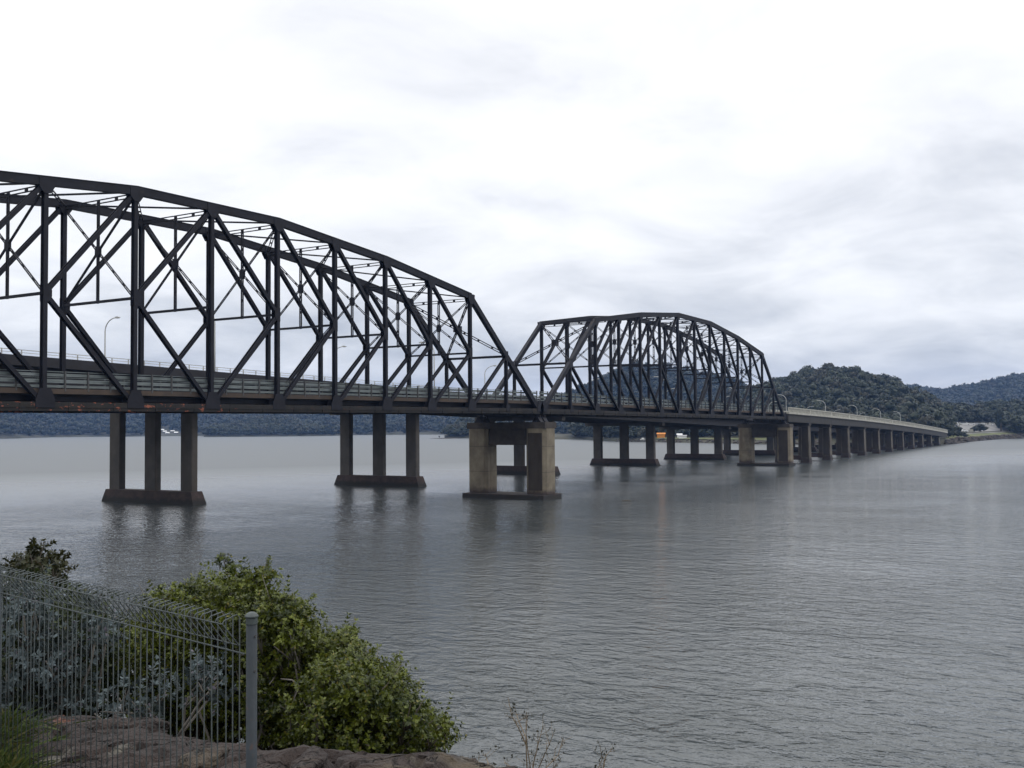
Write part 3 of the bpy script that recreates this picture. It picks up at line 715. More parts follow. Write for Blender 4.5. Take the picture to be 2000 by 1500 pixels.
# C: far left hills
LC = Land([(-400, 1500), (0, 1664), (100, 1897), (300, 1888), (640, 1720), (870, 1640), (1000, 1600), (1200, 1600), (1400, 1600)],
    [(-400, 765, 2400), (0, 772, 2450), (200, 776, 2450), (400, 782, 2450), (640, 788, 2400), (800, 792, 2350), (950, 790, 2300), (1100, 792, 2300), (1400, 800, 2300)], 10.0)
land_mesh('hill', LC, -400, 1400, 220, SOIL)
forest('forest', scatter(LC, -150, 1200, 6500, 7.5, 12.5, 23, lambda px, u, q_: not (308 < px < 352 and u < 110)), FOREST_FAR, PROTO_FAR, 'blue hazy wooded hills along the far left shore under the bridge deck', 3)
# D: low olive spur in front of the blue hills
LD = Land([(400, 1600), (480, 1560), (600, 1545), (665, 1600)], [(400, 846, 1680), (440, 834, 1720), (500, 817, 1740), (530, 812, 1740), (565, 818, 1740), (600, 829, 1720), (630, 839, 1690), (665, 848, 1670)], 8.0)
land_mesh('spur', LD, 398, 666, 60, SOIL)
forest('forest', scatter(LD, 400, 664, 1300, 5.0, 8.0, 24), FOREST, PROTO_FAR, 'low olive wooded spur jutting out between the first two motorway piers', 4)
# E: small dark headland left of the tan pier
LE = Land([(870, 1085), (885, 1078), (960, 1040), (1062, 1010)], [(870, 846, 1110), (885, 828, 1120), (905, 817, 1130), (935, 813, 1130), (1000, 815, 1120), (1040, 820, 1100), (1066, 840, 1080)], 9.0)
land_mesh('headland', LE, 868, 1066, 50, SOIL)
forest('forest', scatter(LE, 873, 1064, 600, 4.0, 6.5, 25), FOREST, PROTO, 'dark green wooded headland left of the tan truss pier', 5)
# F: far blue hill at the right edge
LF = Land([(1700, 1700), (2400, 1700)], [(1700, 765, 2400), (1780, 759, 2400), (1800, 762, 2400), (1820, 765, 2400), (1850, 768, 2400), (1870, 763, 2400), (1900, 758, 2400), (1940, 751, 2400), (1970, 744, 2400), (2000, 739, 2400), (2100, 726, 2400), (2400, 715, 2400)], 10.0)
land_mesh('hill', LF, 1700, 2400, 120, SOIL)
forest('forest', scatter(LF, 1740, 2080, 4200, 7.0, 12.0, 26), FOREST_FAR, PROTO_FAR, 'blue far wooded ridge rising at the right edge of the photo', 6)

# rubble along the right shore
r_ = np.random.default_rng(5); V = []; F = []; n = 0
for k_ in range(900):
    px = r_.uniform(1846, 2010) if k_ < 650 else r_.uniform(1200, 1600); u = r_.uniform(-1.0, 5.5); p = LA.pt(px, interp(shA, px) + u)
    s_ = r_.uniform(0.3, 1.3) * (1.4 if r_.random() < 0.15 else 1); v, f = ICO1
    vv = v * (1 + 0.5 * (r_.random((len(v), 1)) - 0.5)) * s_ * [1, 1, 0.7] + [p[0], p[1], max(0.0, p[2])]
    V.append(vv); F.append(f + n); n += len(vv)
tag(np_mesh('shore_rubble', np.concatenate(V), np.concatenate(F), ROCKS), 'dark and reddish rocks heaped along the waterline of the right shore', 'rocks', kind='stuff')
for px, y, w_, lab in ((1105, 857, 5.0, 'small dark rock islet just right of the motorway pier behind the tan pier'), (1131, 856.5, 10.0, 'longer dark rock islet left of the fourth motorway pier')):
    p = on_z(px, y, 0.0); v, f = ICO2; rr = np.random.default_rng(int(px))
    vv = v * (1 + 0.35 * (rr.random((len(v), 1)) - 0.5)) * [w_ / 2, w_ * 0.9, 1.1]
    d_ = pxdir(px); ang = math.atan2(-d_[0], d_[1])
    o = np_mesh('islet', vv, f, ROCKS); o.location = (p[0], p[1], 0.0); o.rotation_euler[2] = ang
    tag(o, lab, 'rock')

# single trees on the right shore
BARK = mat('bark', (0.09, 0.075, 0.06), 0.9, (0.05, 0.042, 0.034), 3.0)
def shore_tree(px, u, hgt, rad, label, seed, mt=FOREST, land=None):
    L_ = land or LA; p = L_.pt(px, interp(L_.shore, px) + u); r2 = np.random.default_rng(seed)
    th = thing('tree', p, label, 'tree')
    m_ = MB(); m_.tube([(0, 0, -0.5), (0.1, 0, hgt * 0.3), (-0.1, 0.2, hgt * 0.75)], [hgt * 0.035, hgt * 0.028, hgt * 0.012], 7)
    for k_ in range(4):
        a = r2.uniform(0, 6.28); m_.tube([(0, 0, hgt * (0.3 + 0.08 * k_)), (math.cos(a) * rad * .6, math.sin(a) * rad * .6, hgt * (0.62 + 0.05 * k_))], [hgt * 0.016, hgt * 0.006], 5)
    m_.build('trunk', BARK, th)
    v, f, tn = crown_proto(r2, 9, 60, 0.10, 0.8); hz = hgt * 0.66
    vv = v * [rad, rad, hz] + [0, 0, hgt * 0.52]
    T = np.stack([np.clip(tn * 0.8, 0, 1), np.zeros(len(v)), np.zeros(len(v))], 1)
    np_mesh('crown', vv, f, mt, parent=th, cols=T)
shore_tree(1916, 62, 5.6, 5.0, 'round dark bushy tree standing in front of the pale car park', 1)
shore_tree(1904, 58, 4.6, 3.6, 'smaller dark tree touching the left side of the round car park tree', 2)
shore_tree(1955, 60, 17, 4.6, 'tall tree at the right end of the pale car park', 3)
shore_tree(1972, 50, 13, 5.0, 'broad dark tree just right of the tall car park tree', 4)
shore_tree(1994, 40, 9, 5.5, 'low dark tree on the bank at the right edge of the photo', 5)
shore_tree(1852, 20, 8.0, 4.2, 'bushy tree rising beside the end of the viaduct parapet', 6)
shore_tree(1862, 24, 6.5, 4.4, 'lower olive bush right of the tree at the viaduct end', 7)
shore_tree(1878, 12, 3.6, 4.2, 'rounded olive shrub on the grass bank above the rubble', 8)
shore_tree(1870, 34, 5.5, 3.8, 'olive bush left of the pale signboard, third from the viaduct end', 9)

# vehicles, sign, sheds
WHITE = mat('white_paint', (0.72, 0.72, 0.70), 0.4); GLASS = mat('dark_glass', (0.02, 0.025, 0.03), 0.1); RUBBER = mat('rubber', (0.02, 0.02, 0.02), 0.8)
SILVER = mat('silver_paint', (0.45, 0.46, 0.48), 0.35, metal=0.3); ORANGE = mat('orange_paint', (0.55, 0.20, 0.02), 0.6); ROOF = mat('grey_roof', (0.30, 0.30, 0.30), 0.7)
def car(px, u, L_, paint, label, big=False, rz=0.0):
    p = LA.pt(px, interp(shA, px) + u); d_ = pxdir(px)
    th = thing('parked_car' if not big else 'parked_van', (p[0], p[1], p[2] + 0.25), label, 'van' if big else 'car', 'vehicles on the car park', rz=math.atan2(-d_[0], d_[1]) + rz)
    h1, h2, w_ = (0.95, 1.45, 0.85) if not big else (1.2, 2.1, 0.98)
    l = L_ / 2
    m_ = MB(); m_.prism([(-l, 0.35), (l, 0.35), (l, 0.75), (l * 0.92, h1 * 0.92), (l * 0.55, h1), (-l * 0.95, h1 * (1 if not big else 1.02)), (-l, 0.8)], -w_, w_, axis=1); m_.build('body', paint, th)
    m_ = MB(); m_.prism([(-l * (0.8 if not big else 0.97), h1 + 0.002), (l * 0.5, h1 + 0.002), (l * (0.2 if not big else 0.33), h2), (-l * (0.55 if not big else 0.95), h2)], -w_ * 0.88, w_ * 0.88, axis=1); cb = m_.build('cabin', paint, th)
    m_ = MB(); m_.prism([(-l * (0.68 if not big else 0.85), h1 + 0.08), (l * 0.38, h1 + 0.08), (l * 0.17, h2 - 0.12), (-l * (0.52 if not big else 0.85), h2 - 0.12)], -w_ * 0.9, w_ * 0.9, axis=1); m_.build('side_windows', GLASS, cb)
    for sx in (-0.62, 0.62):
        for sy2 in (-1, 1):
            m_ = MB(); m_.tube([(sx * l, sy2 * (w_ - 0.2), 0.33), (sx * l, sy2 * (w_ + 0.02), 0.33)], 0.33, 12); m_.build('wheel', RUBBER, th)
car(1885, 134, 7.2, WHITE, 'long white van at the top of the pale car park, largest of the white vehicles', True)
car(1897.5, 134, 4.8, WHITE, 'white car parked right beside the long white van')
car(1907, 136, 4.6, SILVER, 'silver car between the two white cars at the top of the car park', rz=0.3)
car(1921, 136, 4.6, WHITE, 'white car parked alone at the right end of the top row')
car(1938.5, 128, 4.6, WHITE, 'white van beside the tall tree at the car park edge', True, rz=0.5)
car(1857, 120, 4.4, WHITE, 'white car above the end of the viaduct parapet')
car(1883.5, 68, 4.0, WHITE, 'white car parked low beside the pale signboard', rz=0.4)
car(1870.5, 40, 3.9, WHITE, 'white car on the path just above the grass bank', rz=0.2)
p = LA.pt(1896, interp(shA, 1896) + 52); d_ = pxdir(1896)
th = thing('signboard', p, 'pale rectangular signboard on two posts in front of the dark trees', 'sign', rz=math.atan2(-d_[0], d_[1]))
MB().box(-1.5, 1.5, -0.05, 0.05, 0.9, 2.6).build('board', PARAPET, th)
for sx in (-1.2, 1.2): MB().box(sx - 0.06, sx + 0.06, 0.055, 0.16, -0.3, 2.5).build('post', DULL_RAIL, th)
def hut(L, px, u, w_, dp, hw, hr, wall, roof, label, cat, name='house', rz=0.0, win=True, group=None):
    p = L.pt(px, interp(L.shore, px) + u); d_ = pxdir(px)
    th = thing(name, (p[0], p[1], p[2] - 0.2), label, cat, group, rz=math.atan2(-d_[0], d_[1]) + rz)
    MB().box(-w_ / 2, w_ / 2, -dp / 2, dp / 2, 0, hw).build('wall', wall, th)
    m_ = MB(); m_.prism([(-dp / 2 - .4, hw - 0.05), (dp / 2 + .4, hw - 0.05), (0, hw + hr)], -w_ / 2 - 0.4, w_ / 2 + 0.4, axis=0)
    m_.build('roof', roof, th)
    if win:
        for k_ in range(2):
            xx = -w_ / 4 + k_ * w_ / 2
            MB().box(xx - 0.6, xx + 0.6, -dp / 2 - 0.03, -dp / 2 - 0.003, hw * 0.4, hw * 0.8).build('window', GLASS, th)
hut(LA, 1846, 95, 5.5, 5, 3.2, 1.4, WHITE, WHITE, 'small white hut above the far end of the viaduct parapet', 'hut', 'hut')
hut(LA, 1862, 105, 5, 4, 3.0, 1.2, WHITE, ROOF, 'white hut right of the hut at the viaduct end', 'hut', 'hut', rz=0.3)
hut(LA, 1291, 20, 5.4, 3.5, 2.8, 0.9, ORANGE, ORANGE, 'bright orange shed on the far lawn between the fourth and fifth motorway piers', 'shed', 'shed', win=False)
hut(LA, 1247, 30, 3.4, 3.4, 4.5, 1.2, WHITE, ROOF, 'narrow white house among dark trees behind the fourth motorway pier', 'house')
hut(LA, 1327, 24, 3.2, 3, 2.2, .8, WHITE, WHITE, 'tiny white shed on the lawn right of the orange shed', 'shed', 'shed', win=False)
hut(LA, 1333, 14, 5.0, 3, 1.8, .7, WHITE, ROOF, 'low white shed nearest the water right of the orange shed', 'shed', 'shed', win=False)
for i, (px, u, lab) in enumerate(((317, 95, 'leftmost'), (322, 60, 'second from the left'), (327, 14, 'third from the left'), (337, 70, 'fourth from the left'), (344, 30, 'rightmost'))):
    hut(LC, px, u, 6.0, 5, 2.8, 1.4, LOT, WHITE, 'tiny white house on the far left shore, %s of the five' % lab, 'house', group='white houses on the far shore')
# boat drawn up on the shore
def boat(px, u, label):
    p = LA.pt(px, interp(shA, px) + u); d_ = pxdir(px)
    th = thing('boat', (p[0], p[1], p[2] + 0.1), label, 'boat', rz=math.atan2(-d_[0], d_[1]) + 0.2)
    sec = []
    for xx, w_, zb in ((-2.2, .75, 0.0), (-1, .85, 0.0), (0.5, .8, 0.0), (1.6, .5, 0.15), (2.4, .05, 0.5)):
        sec.append([(xx, -w_, .85), (xx, -w_ * .6, zb), (xx, w_ * .6, zb), (xx, w_, .85)])
    v = [q for s_ in sec for q in s_]; f = [(3, 2, 1, 0)]
    for i in range(4):
        for j in range(3): a = i * 4 + j; f.append((a, a + 1, a + 5, a + 4))
        f.append((i * 4 + 3, i * 4, i * 4 + 4, i * 4 + 7))
    f.append((16, 17, 18, 19)); m_ = MB(); m_.add(v, f); m_.build('hull', WHITE, th)
    MB().prism([(-1.2, .86), (.6, .86), (.3, 1.6), (-1.0, 1.6)], -.5, .5, axis=1).build('cabin', WHITE, th)
boat(1256, 3, 'small white boat drawn up on the shore behind the fourth motorway pier')
boat(1268, 4, 'white boat on the shore close to the right column of the fourth motorway pier')
# channel marker off the headland
p = on_z(858, 856.2, 0.0)
th = thing('channel_marker', (p[0], p[1], 0), 'dark channel marker standing on a low reef left of the wooded headland', 'marker')
m_ = MB(); m_.tube([(0, 0, -1), (0, 0, 2.4)], [0.45, 0.3], 8); m_.build('post', DULL_RAIL, th)
MB().box(-.6, .6, -.6, .6, 1.7, 2.6).build('topmark', DULL_RAIL, th)
v, f = ICO2; o = np_mesh('reef', v * (1 + 0.3 * (np.random.default_rng(2).random((len(v), 1)) - .5)) * [3.0, 16, 0.7], f, ROCKS)
q = on_z(872, 856.6, 0.0); o.location = (q[0], q[1], 0); d_ = pxdir(872); o.rotation_euler[2] = math.atan2(-d_[0], d_[1]) + math.pi / 2
tag(o, 'low dark reef joining the channel marker to the headland', 'rock')
# drifting branch
p = on_z(1224, 979, 0.0)
WOOD = mat('wet_wood', (0.07, 0.05, 0.035), 0.6)
m_ = MB(); m_.tube([(-.75, 0.1, 0.05), (-.3, 0, 0.10), (0.2, 0.05, 0.08), (0.8, -0.05, 0.02)], [0.05, 0.07, 0.06, 0.03], 7); m_.tube([(0.1, 0, 0.08), (0.4, 0.25, 0.2)], [0.03, 0.015], 5)
o = m_.build('driftwood', WOOD); o.location = p; d_ = pxdir(1224); o.rotation_euler[2] = math.atan2(-d_[0], d_[1])
tag(o, 'short dark branch drifting on the water right of the tan truss pier', 'driftwood')

# ------------------------------------------------------------------ the headland under the camera
Fh = np.array([sy_, cy_]); Rh = np.array([cy_, -sy_]); CZ = CAM[2]
def loc(r, f, z):     # right, forward, height relative to the eye -> world
    return np.array([CAM[0] + Rh[0] * r + Fh[0] * f, CAM[1] + Rh[1] * r + Fh[1] * f, CZ + z])
def pxp(x, y, f):     # photo point at forward distance f
    v = ray(x, y); s_ = f / (v[0] * Fh[0] + v[1] * Fh[1]); return CAM + v * s_
edge = [(-60, 9.0), (-8, 7.4), (-3.0, 6.45), (-2.3, 6.3), (-1.45, 6.0), (-0.8, 5.6), (-0.16, 5.45), (0.3, 5.1), (1.5, 4.4), (5, 3.0), (12, 0), (40, -12)]
def gz(r, f):
    fe = interp(edge, r); n1 = mnoise.noise(Vector((r * 0.35, f * 0.35, 0.0))); n2 = mnoise.noise(Vector((r * 1.3, f * 1.6, 3.0))); n3 = mnoise.noise(Vector((r * 4.0, f * 6.0, 7.0))); n4 = mnoise.noise(Vector((r * 12, f * 16, 9.0)))
    fe += 0.35 * mnoise.noise(Vector((r * 0.9, 5.0, 1.0)))* 0.5
    base = -1.70 + 0.03 * n1
    if f > 0.5 and abs(r) < 10: base += 0.05 * n2 + 0.034 * n3 + 0.016 * n4 - 0.05 * max(0.0, abs(mnoise.noise(Vector((r * 2.1, f * 3.4, 11.0)))) < 0.035)
    # layered sandstone steps
    base += 0.05 * math.floor((n2 + n1) * 2.2) * (1 if abs(r) < 10 and f > 1 else 0) * 0.6
    o_ = f - fe
    if o_ > 0: base -= min(1.5, o_ * 2.2) + max(0, o_ - 0.4) * 0.62 + 0.5 * max(0.0, n1) * min(1, o_)
    if r > 0: base -= 0.25 * r * (1 if f < fe + 3 else 1) * min(1.0, max(0, f) / 2)
    return max(base, -CZ - 2.5)
def axis(dense0, dense1, step, far0, far1):
    a = list(np.arange(dense0, dense1, step)); x = dense0; s_ = step; L_ = []
    while x > far0: s_ *= 1.25; x -= s_; L_.append(x)
    U = []; x = dense1; s_ = step
    while x < far1: s_ *= 1.25; x += s_; U.append(x)
    return L_[::-1] + a + U
ra = axis(-5.0, 1.2, 0.04, -70, 45); fa = axis(2.8, 7.0, 0.04, -60, 45)
V = np.array([loc(r, f, gz(r, f)) for r in ra for f in fa]); nf = len(fa)
I = np.arange((len(ra) - 1) * nf).reshape(len(ra) - 1, nf)[:, :-1].ravel()
Fq = np.stack([I, I + nf, I + nf + 1, I + 1], 1)
ROCKM = overlay(overlay(mat('sandstone', (0.034, 0.022, 0.018), 0.9, (0.022, 0.014, 0.012), 3.2, lo=0.42, hi=0.60, bump=1.0, bscale=22), (0.12, 0.11, 0.09), 2.4, 0.60, 0.67, seed=2.0), (0.085, 0.065, 0.043), 1.1, 0.57, 0.66, seed=8.0)
overlay(ROCKM, (0.22, 0.065, 0.035), 1.2, 0.66, 0.72, seed=15.0)
t_ = ROCKM.node_tree; vo = t_.nodes.new('ShaderNodeTexVoronoi'); vo.feature = 'DISTANCE_TO_EDGE'; vo.inputs['Scale'].default_value = 2.6
ge = t_.nodes.new('ShaderNodeNewGeometry'); nn_ = t_.nodes.new('ShaderNodeTexNoise'); nn_.inputs['Scale'].default_value = 3.0; t_.links.new(ge.outputs['Position'], nn_.inputs['Vector'])
mv = t_.nodes.new('ShaderNodeMix'); mv.data_type = 'RGBA'; mv.inputs[0].default_value = 0.35; t_.links.new(ge.outputs['Position'], mv.inputs[6]); t_.links.new(nn_.outputs['Color'], mv.inputs[7]); t_.links.new(mv.outputs[2], vo.inputs['Vector'])
mq = t_.nodes.new('ShaderNodeMapRange'); mq.inputs['From Max'].default_value = 0.05; t_.links.new(vo.outputs['Distance'], mq.inputs['Value'])
bq = t_.nodes.new('ShaderNodeBump'); bq.inputs['Strength'].default_value = 1.0; bq.inputs['Distance'].default_value = 0.05; t_.links.new(mq.outputs[0], bq.inputs['Height'])
pb = t_.nodes['Principled BSDF'].inputs['Normal']; t_.links.new(pb.links[0].from_socket, bq.inputs['Normal']); t_.links.new(bq.outputs[0], pb)
tag(np_mesh('rock_ground', V, Fq, ROCKM, smooth=True), kind='structure')
for (x, y, f_, sx, sy2, sz, lab, sd_) in ((215, 1432, 6.15, 0.30, 0.10, 0.07, 'dark humped rock behind the left half of the wire fence', 1), (262, 1420, 6.3, 0.16, 0.09, 0.05, 'small tan-topped rock on the ledge under the bushes', 2),
        (862, 1506, 5.35, 0.22, 0.12, 0.05, 'reddish flat rock at the bottom edge right of the bush', 3), (395, 1482, 5.1, 0.16, 0.09, 0.04, 'rust-red rock lump seen through the fence left of the post', 4), (600, 1492, 5.3, 0.26, 0.07, 0.03, 'wide flat rock ledge slab right of the fence post', 5)):
    p = pxp(x, y, f_); v, f = ICO2; rr = np.random.default_rng(sd_ + 40)
    import bmesh
    bm = bmesh.new(); bmesh.ops.create_icosphere(bm, subdivisions=4, radius=1.0)
    vv = np.array([q.co[:] for q in bm.verts]); ff = np.array([[q.index for q in fc.verts] for fc in bm.faces]); bm.free()
    vv = np.array([q * (1 + 0.35 * mnoise.noise(Vector(q * 1.3) + Vector((sd_, 0, 0))) + 0.12 * mnoise.noise(Vector(q * 5) + Vector((sd_, 0, 0)))) for q in vv]) * [sx, sy2, sz]
    o = np_mesh('rock', vv, ff, ROCKM, smooth=True); o.location = p; o.rotation_euler[2] = -YAW + sd_ * 0.3
    tag(o, lab, 'rock')

# ---- wire fence with rolled top
PA_ = np.array([-6.47, 2.96]); PB_ = np.array([-6.01, 5.27]); ud = (PB_ - PA_) / np.linalg.norm(PB_ - PA_); FL = 2.4
nrm = np.array([ud[1], -ud[0]])          # towards the camera?
if np.dot(CAM[:2] - PA_, nrm) < 0: nrm = -nrm
ZF = 10.665                               # top of the wire roll
def fp(s_, off, z): return (PA_[0] + ud[0] * s_ + nrm[0] * off, PA_[1] + ud[1] * s_ + nrm[1] * off, z)
CAPM = mat('post_cap', (0.06, 0.075, 0.074), 0.5, (0.035, 0.045, 0.045), 30)
FORG = np.array(fp(0.0, 0, 9.2))
wf = thing('wire_fence', tuple(FORG), 'grey rolled-top wire fence with round posts in the lower left foreground', 'wire fence')
def fence_post(s_):
    o3 = np.array(fp(s_, 0, 9.2)) - FORG; h0 = ZF - 9.2
    def up(z, dd=(0, 0)): return (o3[0] + dd[0], o3[1] + dd[1], o3[2] + z)
    m_ = MB(); m_.tube([up(-0.4), up(h0 - 0.024)], 0.0205, 24); pt_ = m_.build('fence_post', POST, wf, smooth=True)
    m_ = MB(); m_.tube([up(h0 - 0.026), up(h0 - 0.004), up(h0), up(h0 + 0.004), up(h0 + 0.012), up(h0 + 0.0175), up(h0 + 0.019)], [0.0222, 0.0222, 0.0256, 0.0256, 0.019, 0.011, 0.003], 24); m_.build('cap', CAPM, pt_)
    d2 = Rh * 0.75 - Fh * 0.66
    for zz in (h0 - 0.07, h0 - 0.20, h0 - 0.56):
        m_ = MB(); m_.tube([up(zz, d2 * 0.016), up(zz, d2 * 0.0235)], 0.0045, 8); m_.build('bolt', DULL_RAIL, pt_)
for k_ in range(3): fence_post(FL * k_)
def fence_panel(s0):
    def q(s_, off, z): return np.array(fp(s0 + 0.03 + s_, off, z)) - FORG
    zb = ZF - 1.03; m_ = MB(); r3 = np.random.default_rng(int(s0 * 10) + 3)
    n_ = 45; a0 = 0.05
    for i in range(n_ + 1):
        s_ = a0 + (FL - 0.10) * i / n_ + r3.normal(0, 0.0012); jt = r3.normal(0, 0.002); j2 = r3.normal(0, 0.003)
        pts = [q(s_ + jt, 0, zb + 0.03), q(s_ + jt * .5, j2, ZF - 0.5), q(s_, 0, ZF - 0.012), q(s_, 0.012, ZF), q(s_, 0.066, ZF - 0.010 + jt), q(s_, 0.076, ZF - 0.022 + jt), q(s_, 0.068, ZF - 0.036), q(s_ + jt, 0.01, ZF - 0.112), q(s_, 0.004, ZF - 0.118)]
        m_.tube(pts, 0.0026, 6)
    mesh_ = m_.build('mesh_panel', FENCE, wf, smooth=True)
    for off, z, rr in ((0.079, ZF - 0.026, 0.0024), (0.006, ZF - 0.116, 0.0024), (0.004, zb + 0.035, 0.0024), (0.06, zb - 0.02, 0.0024)):
        m_ = MB(); m_.tube([q(a0 - .01, off, z), q(FL / 2, off, z), q(FL - a0 + .01, off, z)], rr, 6); m_.build('horizontal_wire', FENCE, mesh_, smooth=True)
    m_ = MB(); m_.tube([q(0.0, 0.010, ZF - 0.142), q(FL, 0.010, ZF - 0.142)], 0.0034, 8); m_.build('rail_rod', FENCE, mesh_, smooth=True)
fence_panel(0.0); fence_panel(FL)

# ---- shrubs on the slope
LEAF = foliage('shrub_leaves', (0.010, 0.021, 0.004), (0.130, 0.155, 0.015), trans=0.25, rough=0.42, spec=0.4)
LEAF_GREY = foliage('grey_shrub_leaves', (0.010, 0.017, 0.012), (0.10, 0.13, 0.14), trans=0.15, rough=0.6)
LEAF_MID = foliage('deep_green_leaves', (0.010, 0.018, 0.007), (0.05, 0.068, 0.022), trans=0.2, rough=0.5)
LEAF_DARK = foliage('dark_shrub_leaves', (0.014, 0.020, 0.007), (0.050, 0.050, 0.018), trans=0.2, rough=0.5)
def inpoly(x, y, P):
    c = False; j = len(P) - 1
    for i in range(len(P)):
        if (P[i][1] > y) != (P[j][1] > y) and x < (P[j][0] - P[i][0]) * (y - P[i][1]) / (P[j][1] - P[i][1]) + P[i][0]: c = not c
        j = i
    return c
def rosettes(r_, cen, nor, L_, W_, k_=7, spread=1.0):
    n = len(cen)
    c = np.repeat(cen, k_, 0); nn = np.repeat(nor, k_, 0)
    rd = r_.normal(size=(n * k_, 3)); rd -= nn * (rd * nn).sum(1)[:, None]; rd /= np.linalg.norm(rd, axis=1)[:, None] + 1e-9
    d = nn * r_.uniform(0.25, 1.0, (n * k_, 1)) + rd * spread; d /= np.linalg.norm(d, axis=1)[:, None]
    w_ = np.cross(d, nn); w_ /= np.linalg.norm(w_, axis=1)[:, None] + 1e-9
    up_ = np.cross(w_, d)
    Ls = L_ * r_.uniform(0.7, 1.25, (n * k_, 1)); Ws = W_ * r_.uniform(0.8, 1.2, (n * k_, 1))
    b0 = c + d * Ls * 0.08; mid = c + d * Ls * 0.55 + up_ * Ls * 0.05; tip = c + d * Ls
    v = np.stack([b0, mid + w_ * Ws, tip, mid - w_ * Ws], 1).reshape(-1, 3)
    return v, np.arange(n * k_ * 4).reshape(-1, 4)
def shrub(name, label, lobes, base, mt, L_, W_, dens, seed, grey=0.0, twig=None, cat='shrub'):
    """lobes: list of (centre, radius); leaves in rosettes round every lobe, limbs from the base to each lobe"""
    r_ = np.random.default_rng(seed); base = np.asarray(base, float)
    th = thing(name, base, label, cat)
    cen = []; nor = []; tn = []
    for c, rad in lobes:
        n_ = int(dens * rad * rad * 12.6 * (1.0 if rad > 0.09 else 1.6))
        d = r_.normal(size=(n_, 3)); d /= np.linalg.norm(d, axis=1)[:, None]
        lump = np.array([1 + 0.45 * mnoise.noise(Vector(q * 2.3) + Vector(c)) for q in d])
        rr = rad * lump * np.where(r_.random(n_) < 0.72, r_.uniform(0.88, 1.08, n_), r_.uniform(0.35, 0.9, n_))
        cen.append(c + d * rr[:, None] * [1, 1, 0.85]); nn = d + [0, 0, 0.55]; nor.append(nn / np.linalg.norm(nn, axis=1)[:, None])
        tn.append(np.clip(r_.uniform(0.15, 0.75) + r_.normal(0, 0.22, n_), 0, 1))
    for c, rad in lobes:
        for _ in range(3 if rad > 0.09 else 1):
            d = r_.normal(size=3) + [0, 0, 0.9]; d /= np.linalg.norm(d); L3 = r_.uniform(0.05, 0.14)
            q = c + d * rad * 0.9 + d * np.linspace(0, L3, 5)[:, None]; cen.append(q); nor.append(np.repeat(d[None], 5, 0)); tn.append(np.clip(np.full(5, r_.uniform(0.3, 0.9)), 0, 1))
    cen = np.concatenate(cen); nor = np.concatenate(nor); tn = np.concatenate(tn)
    v, f = rosettes(r_, cen, nor, L_, W_)
    tl = np.clip(np.repeat(tn, 7) + r_.normal(0, 0.15, len(tn) * 7), 0, 1); br = (r_.random(len(tl)) < 0.03) * 1.0
    T = np.repeat(np.stack([tl, br, np.zeros(len(tl))], 1), 4, 0)
    np_mesh('foliage', v - base, f, mt, parent=th, cols=T)
    m_ = MB()
    for c, rad in lobes:
        p1 = (c - base); mid = p1 * 0.55 + np.array([r_.normal(0, .12), r_.normal(0, .12), -0.12])
        m_.tube([np.zeros(3) + r_.normal(0, .05, 3), p1 * 0.28 + r_.normal(0, .06, 3), mid, p1 * 0.85 + r_.normal(0, .05, 3), p1], [0.022, 0.016, 0.011, 0.008, 0.005], 6)
        for _ in range(3):
            e_ = p1 + r_.normal(0, rad * 0.55, 3); m_.tube([p1 * 0.85, e_], [0.008, 0.003], 4)
    m_.build('branches', twig or BARK, th, smooth=True)
    return th
def lobes_from(poly, n_, f0, f1, r0, r1, seed, inset=0.8):
    r_ = np.random.default_rng(seed); xs_ = [p_[0] for p_ in poly]; ys_ = [p_[1] for p_ in poly]; out = []; tries = 0
    while len(out) < n_ and tries < 20000:
        tries += 1
        x = r_.uniform(min(xs_), max(xs_)); y = r_.uniform(min(ys_), max(ys_)); rad = r_.uniform(r0, r1); f_ = r_.uniform(f0, f1)
        pr_ = rad * FPX / f_ * inset
        if all(inpoly(x + pr_ * math.cos(a), y + pr_ * 0.85 * math.sin(a), poly) for a in np.linspace(0, 6.28, 9)[:-1]): out.append((pxp(x, y, f_), rad))
    return out
GREYTWIG = mat('pale_twigs', (0.17, 0.155, 0.135), 0.85, (0.09, 0.08, 0.07), 6.0)
A1 = [(290, 1165), (330, 1125), (400, 1108), (440, 1090), (500, 1100), (550, 1112), (560, 1150), (545, 1200), (520, 1330), (500, 1430), (240, 1430), (225, 1250)]
A2 = [(440, 1190), (545, 1160), (590, 1180), (610, 1215), (640, 1245), (700, 1262), (740, 1290), (790, 1305), (795, 1350), (800, 1420), (700, 1500), (480, 1480)]
A4 = [(500, 1250), (640, 1250), (720, 1290), (700, 1400), (660, 1495), (500, 1440)]
A3 = [(600, 1290), (690, 1270), (760, 1300), (800, 1345), (830, 1372), (850, 1400), (893, 1396), (886, 1440), (875, 1510), (560, 1510), (560, 1400)]
lb = lobes_from(A1, 42, 8.3, 9.8, 0.18, 0.30, 1) + lobes_from(A1, 60, 7.9, 9.4, 0.09, 0.17, 11, 0.9) + lobes_from(A1, 60, 8.2, 9.2, 0.04, 0.08, 21, 0.0)
shrub('shrub', 'tall green shrub with rounded top behind the foreground fence post', lb, pxp(400, 1560, 8.9), LEAF, 0.033, 0.0074, 440, 1)
lb = lobes_from(A2, 40, 7.8, 9.0, 0.17, 0.28, 2) + lobes_from(A2, 60, 7.5, 8.6, 0.08, 0.16, 12, 0.9) + lobes_from(A2, 50, 7.8, 8.6, 0.04, 0.08, 22, 0.0) + lobes_from([(585, 1200), (650, 1232), (725, 1262), (725, 1340), (585, 1340)], 20, 7.7, 8.5, 0.10, 0.17, 34, 0.9) + lobes_from(A4, 34, 7.9, 8.8, 0.14, 0.24, 32, 0.9) + lobes_from(A4, 30, 7.5, 8.2, 0.08, 0.13, 33, 0.9)
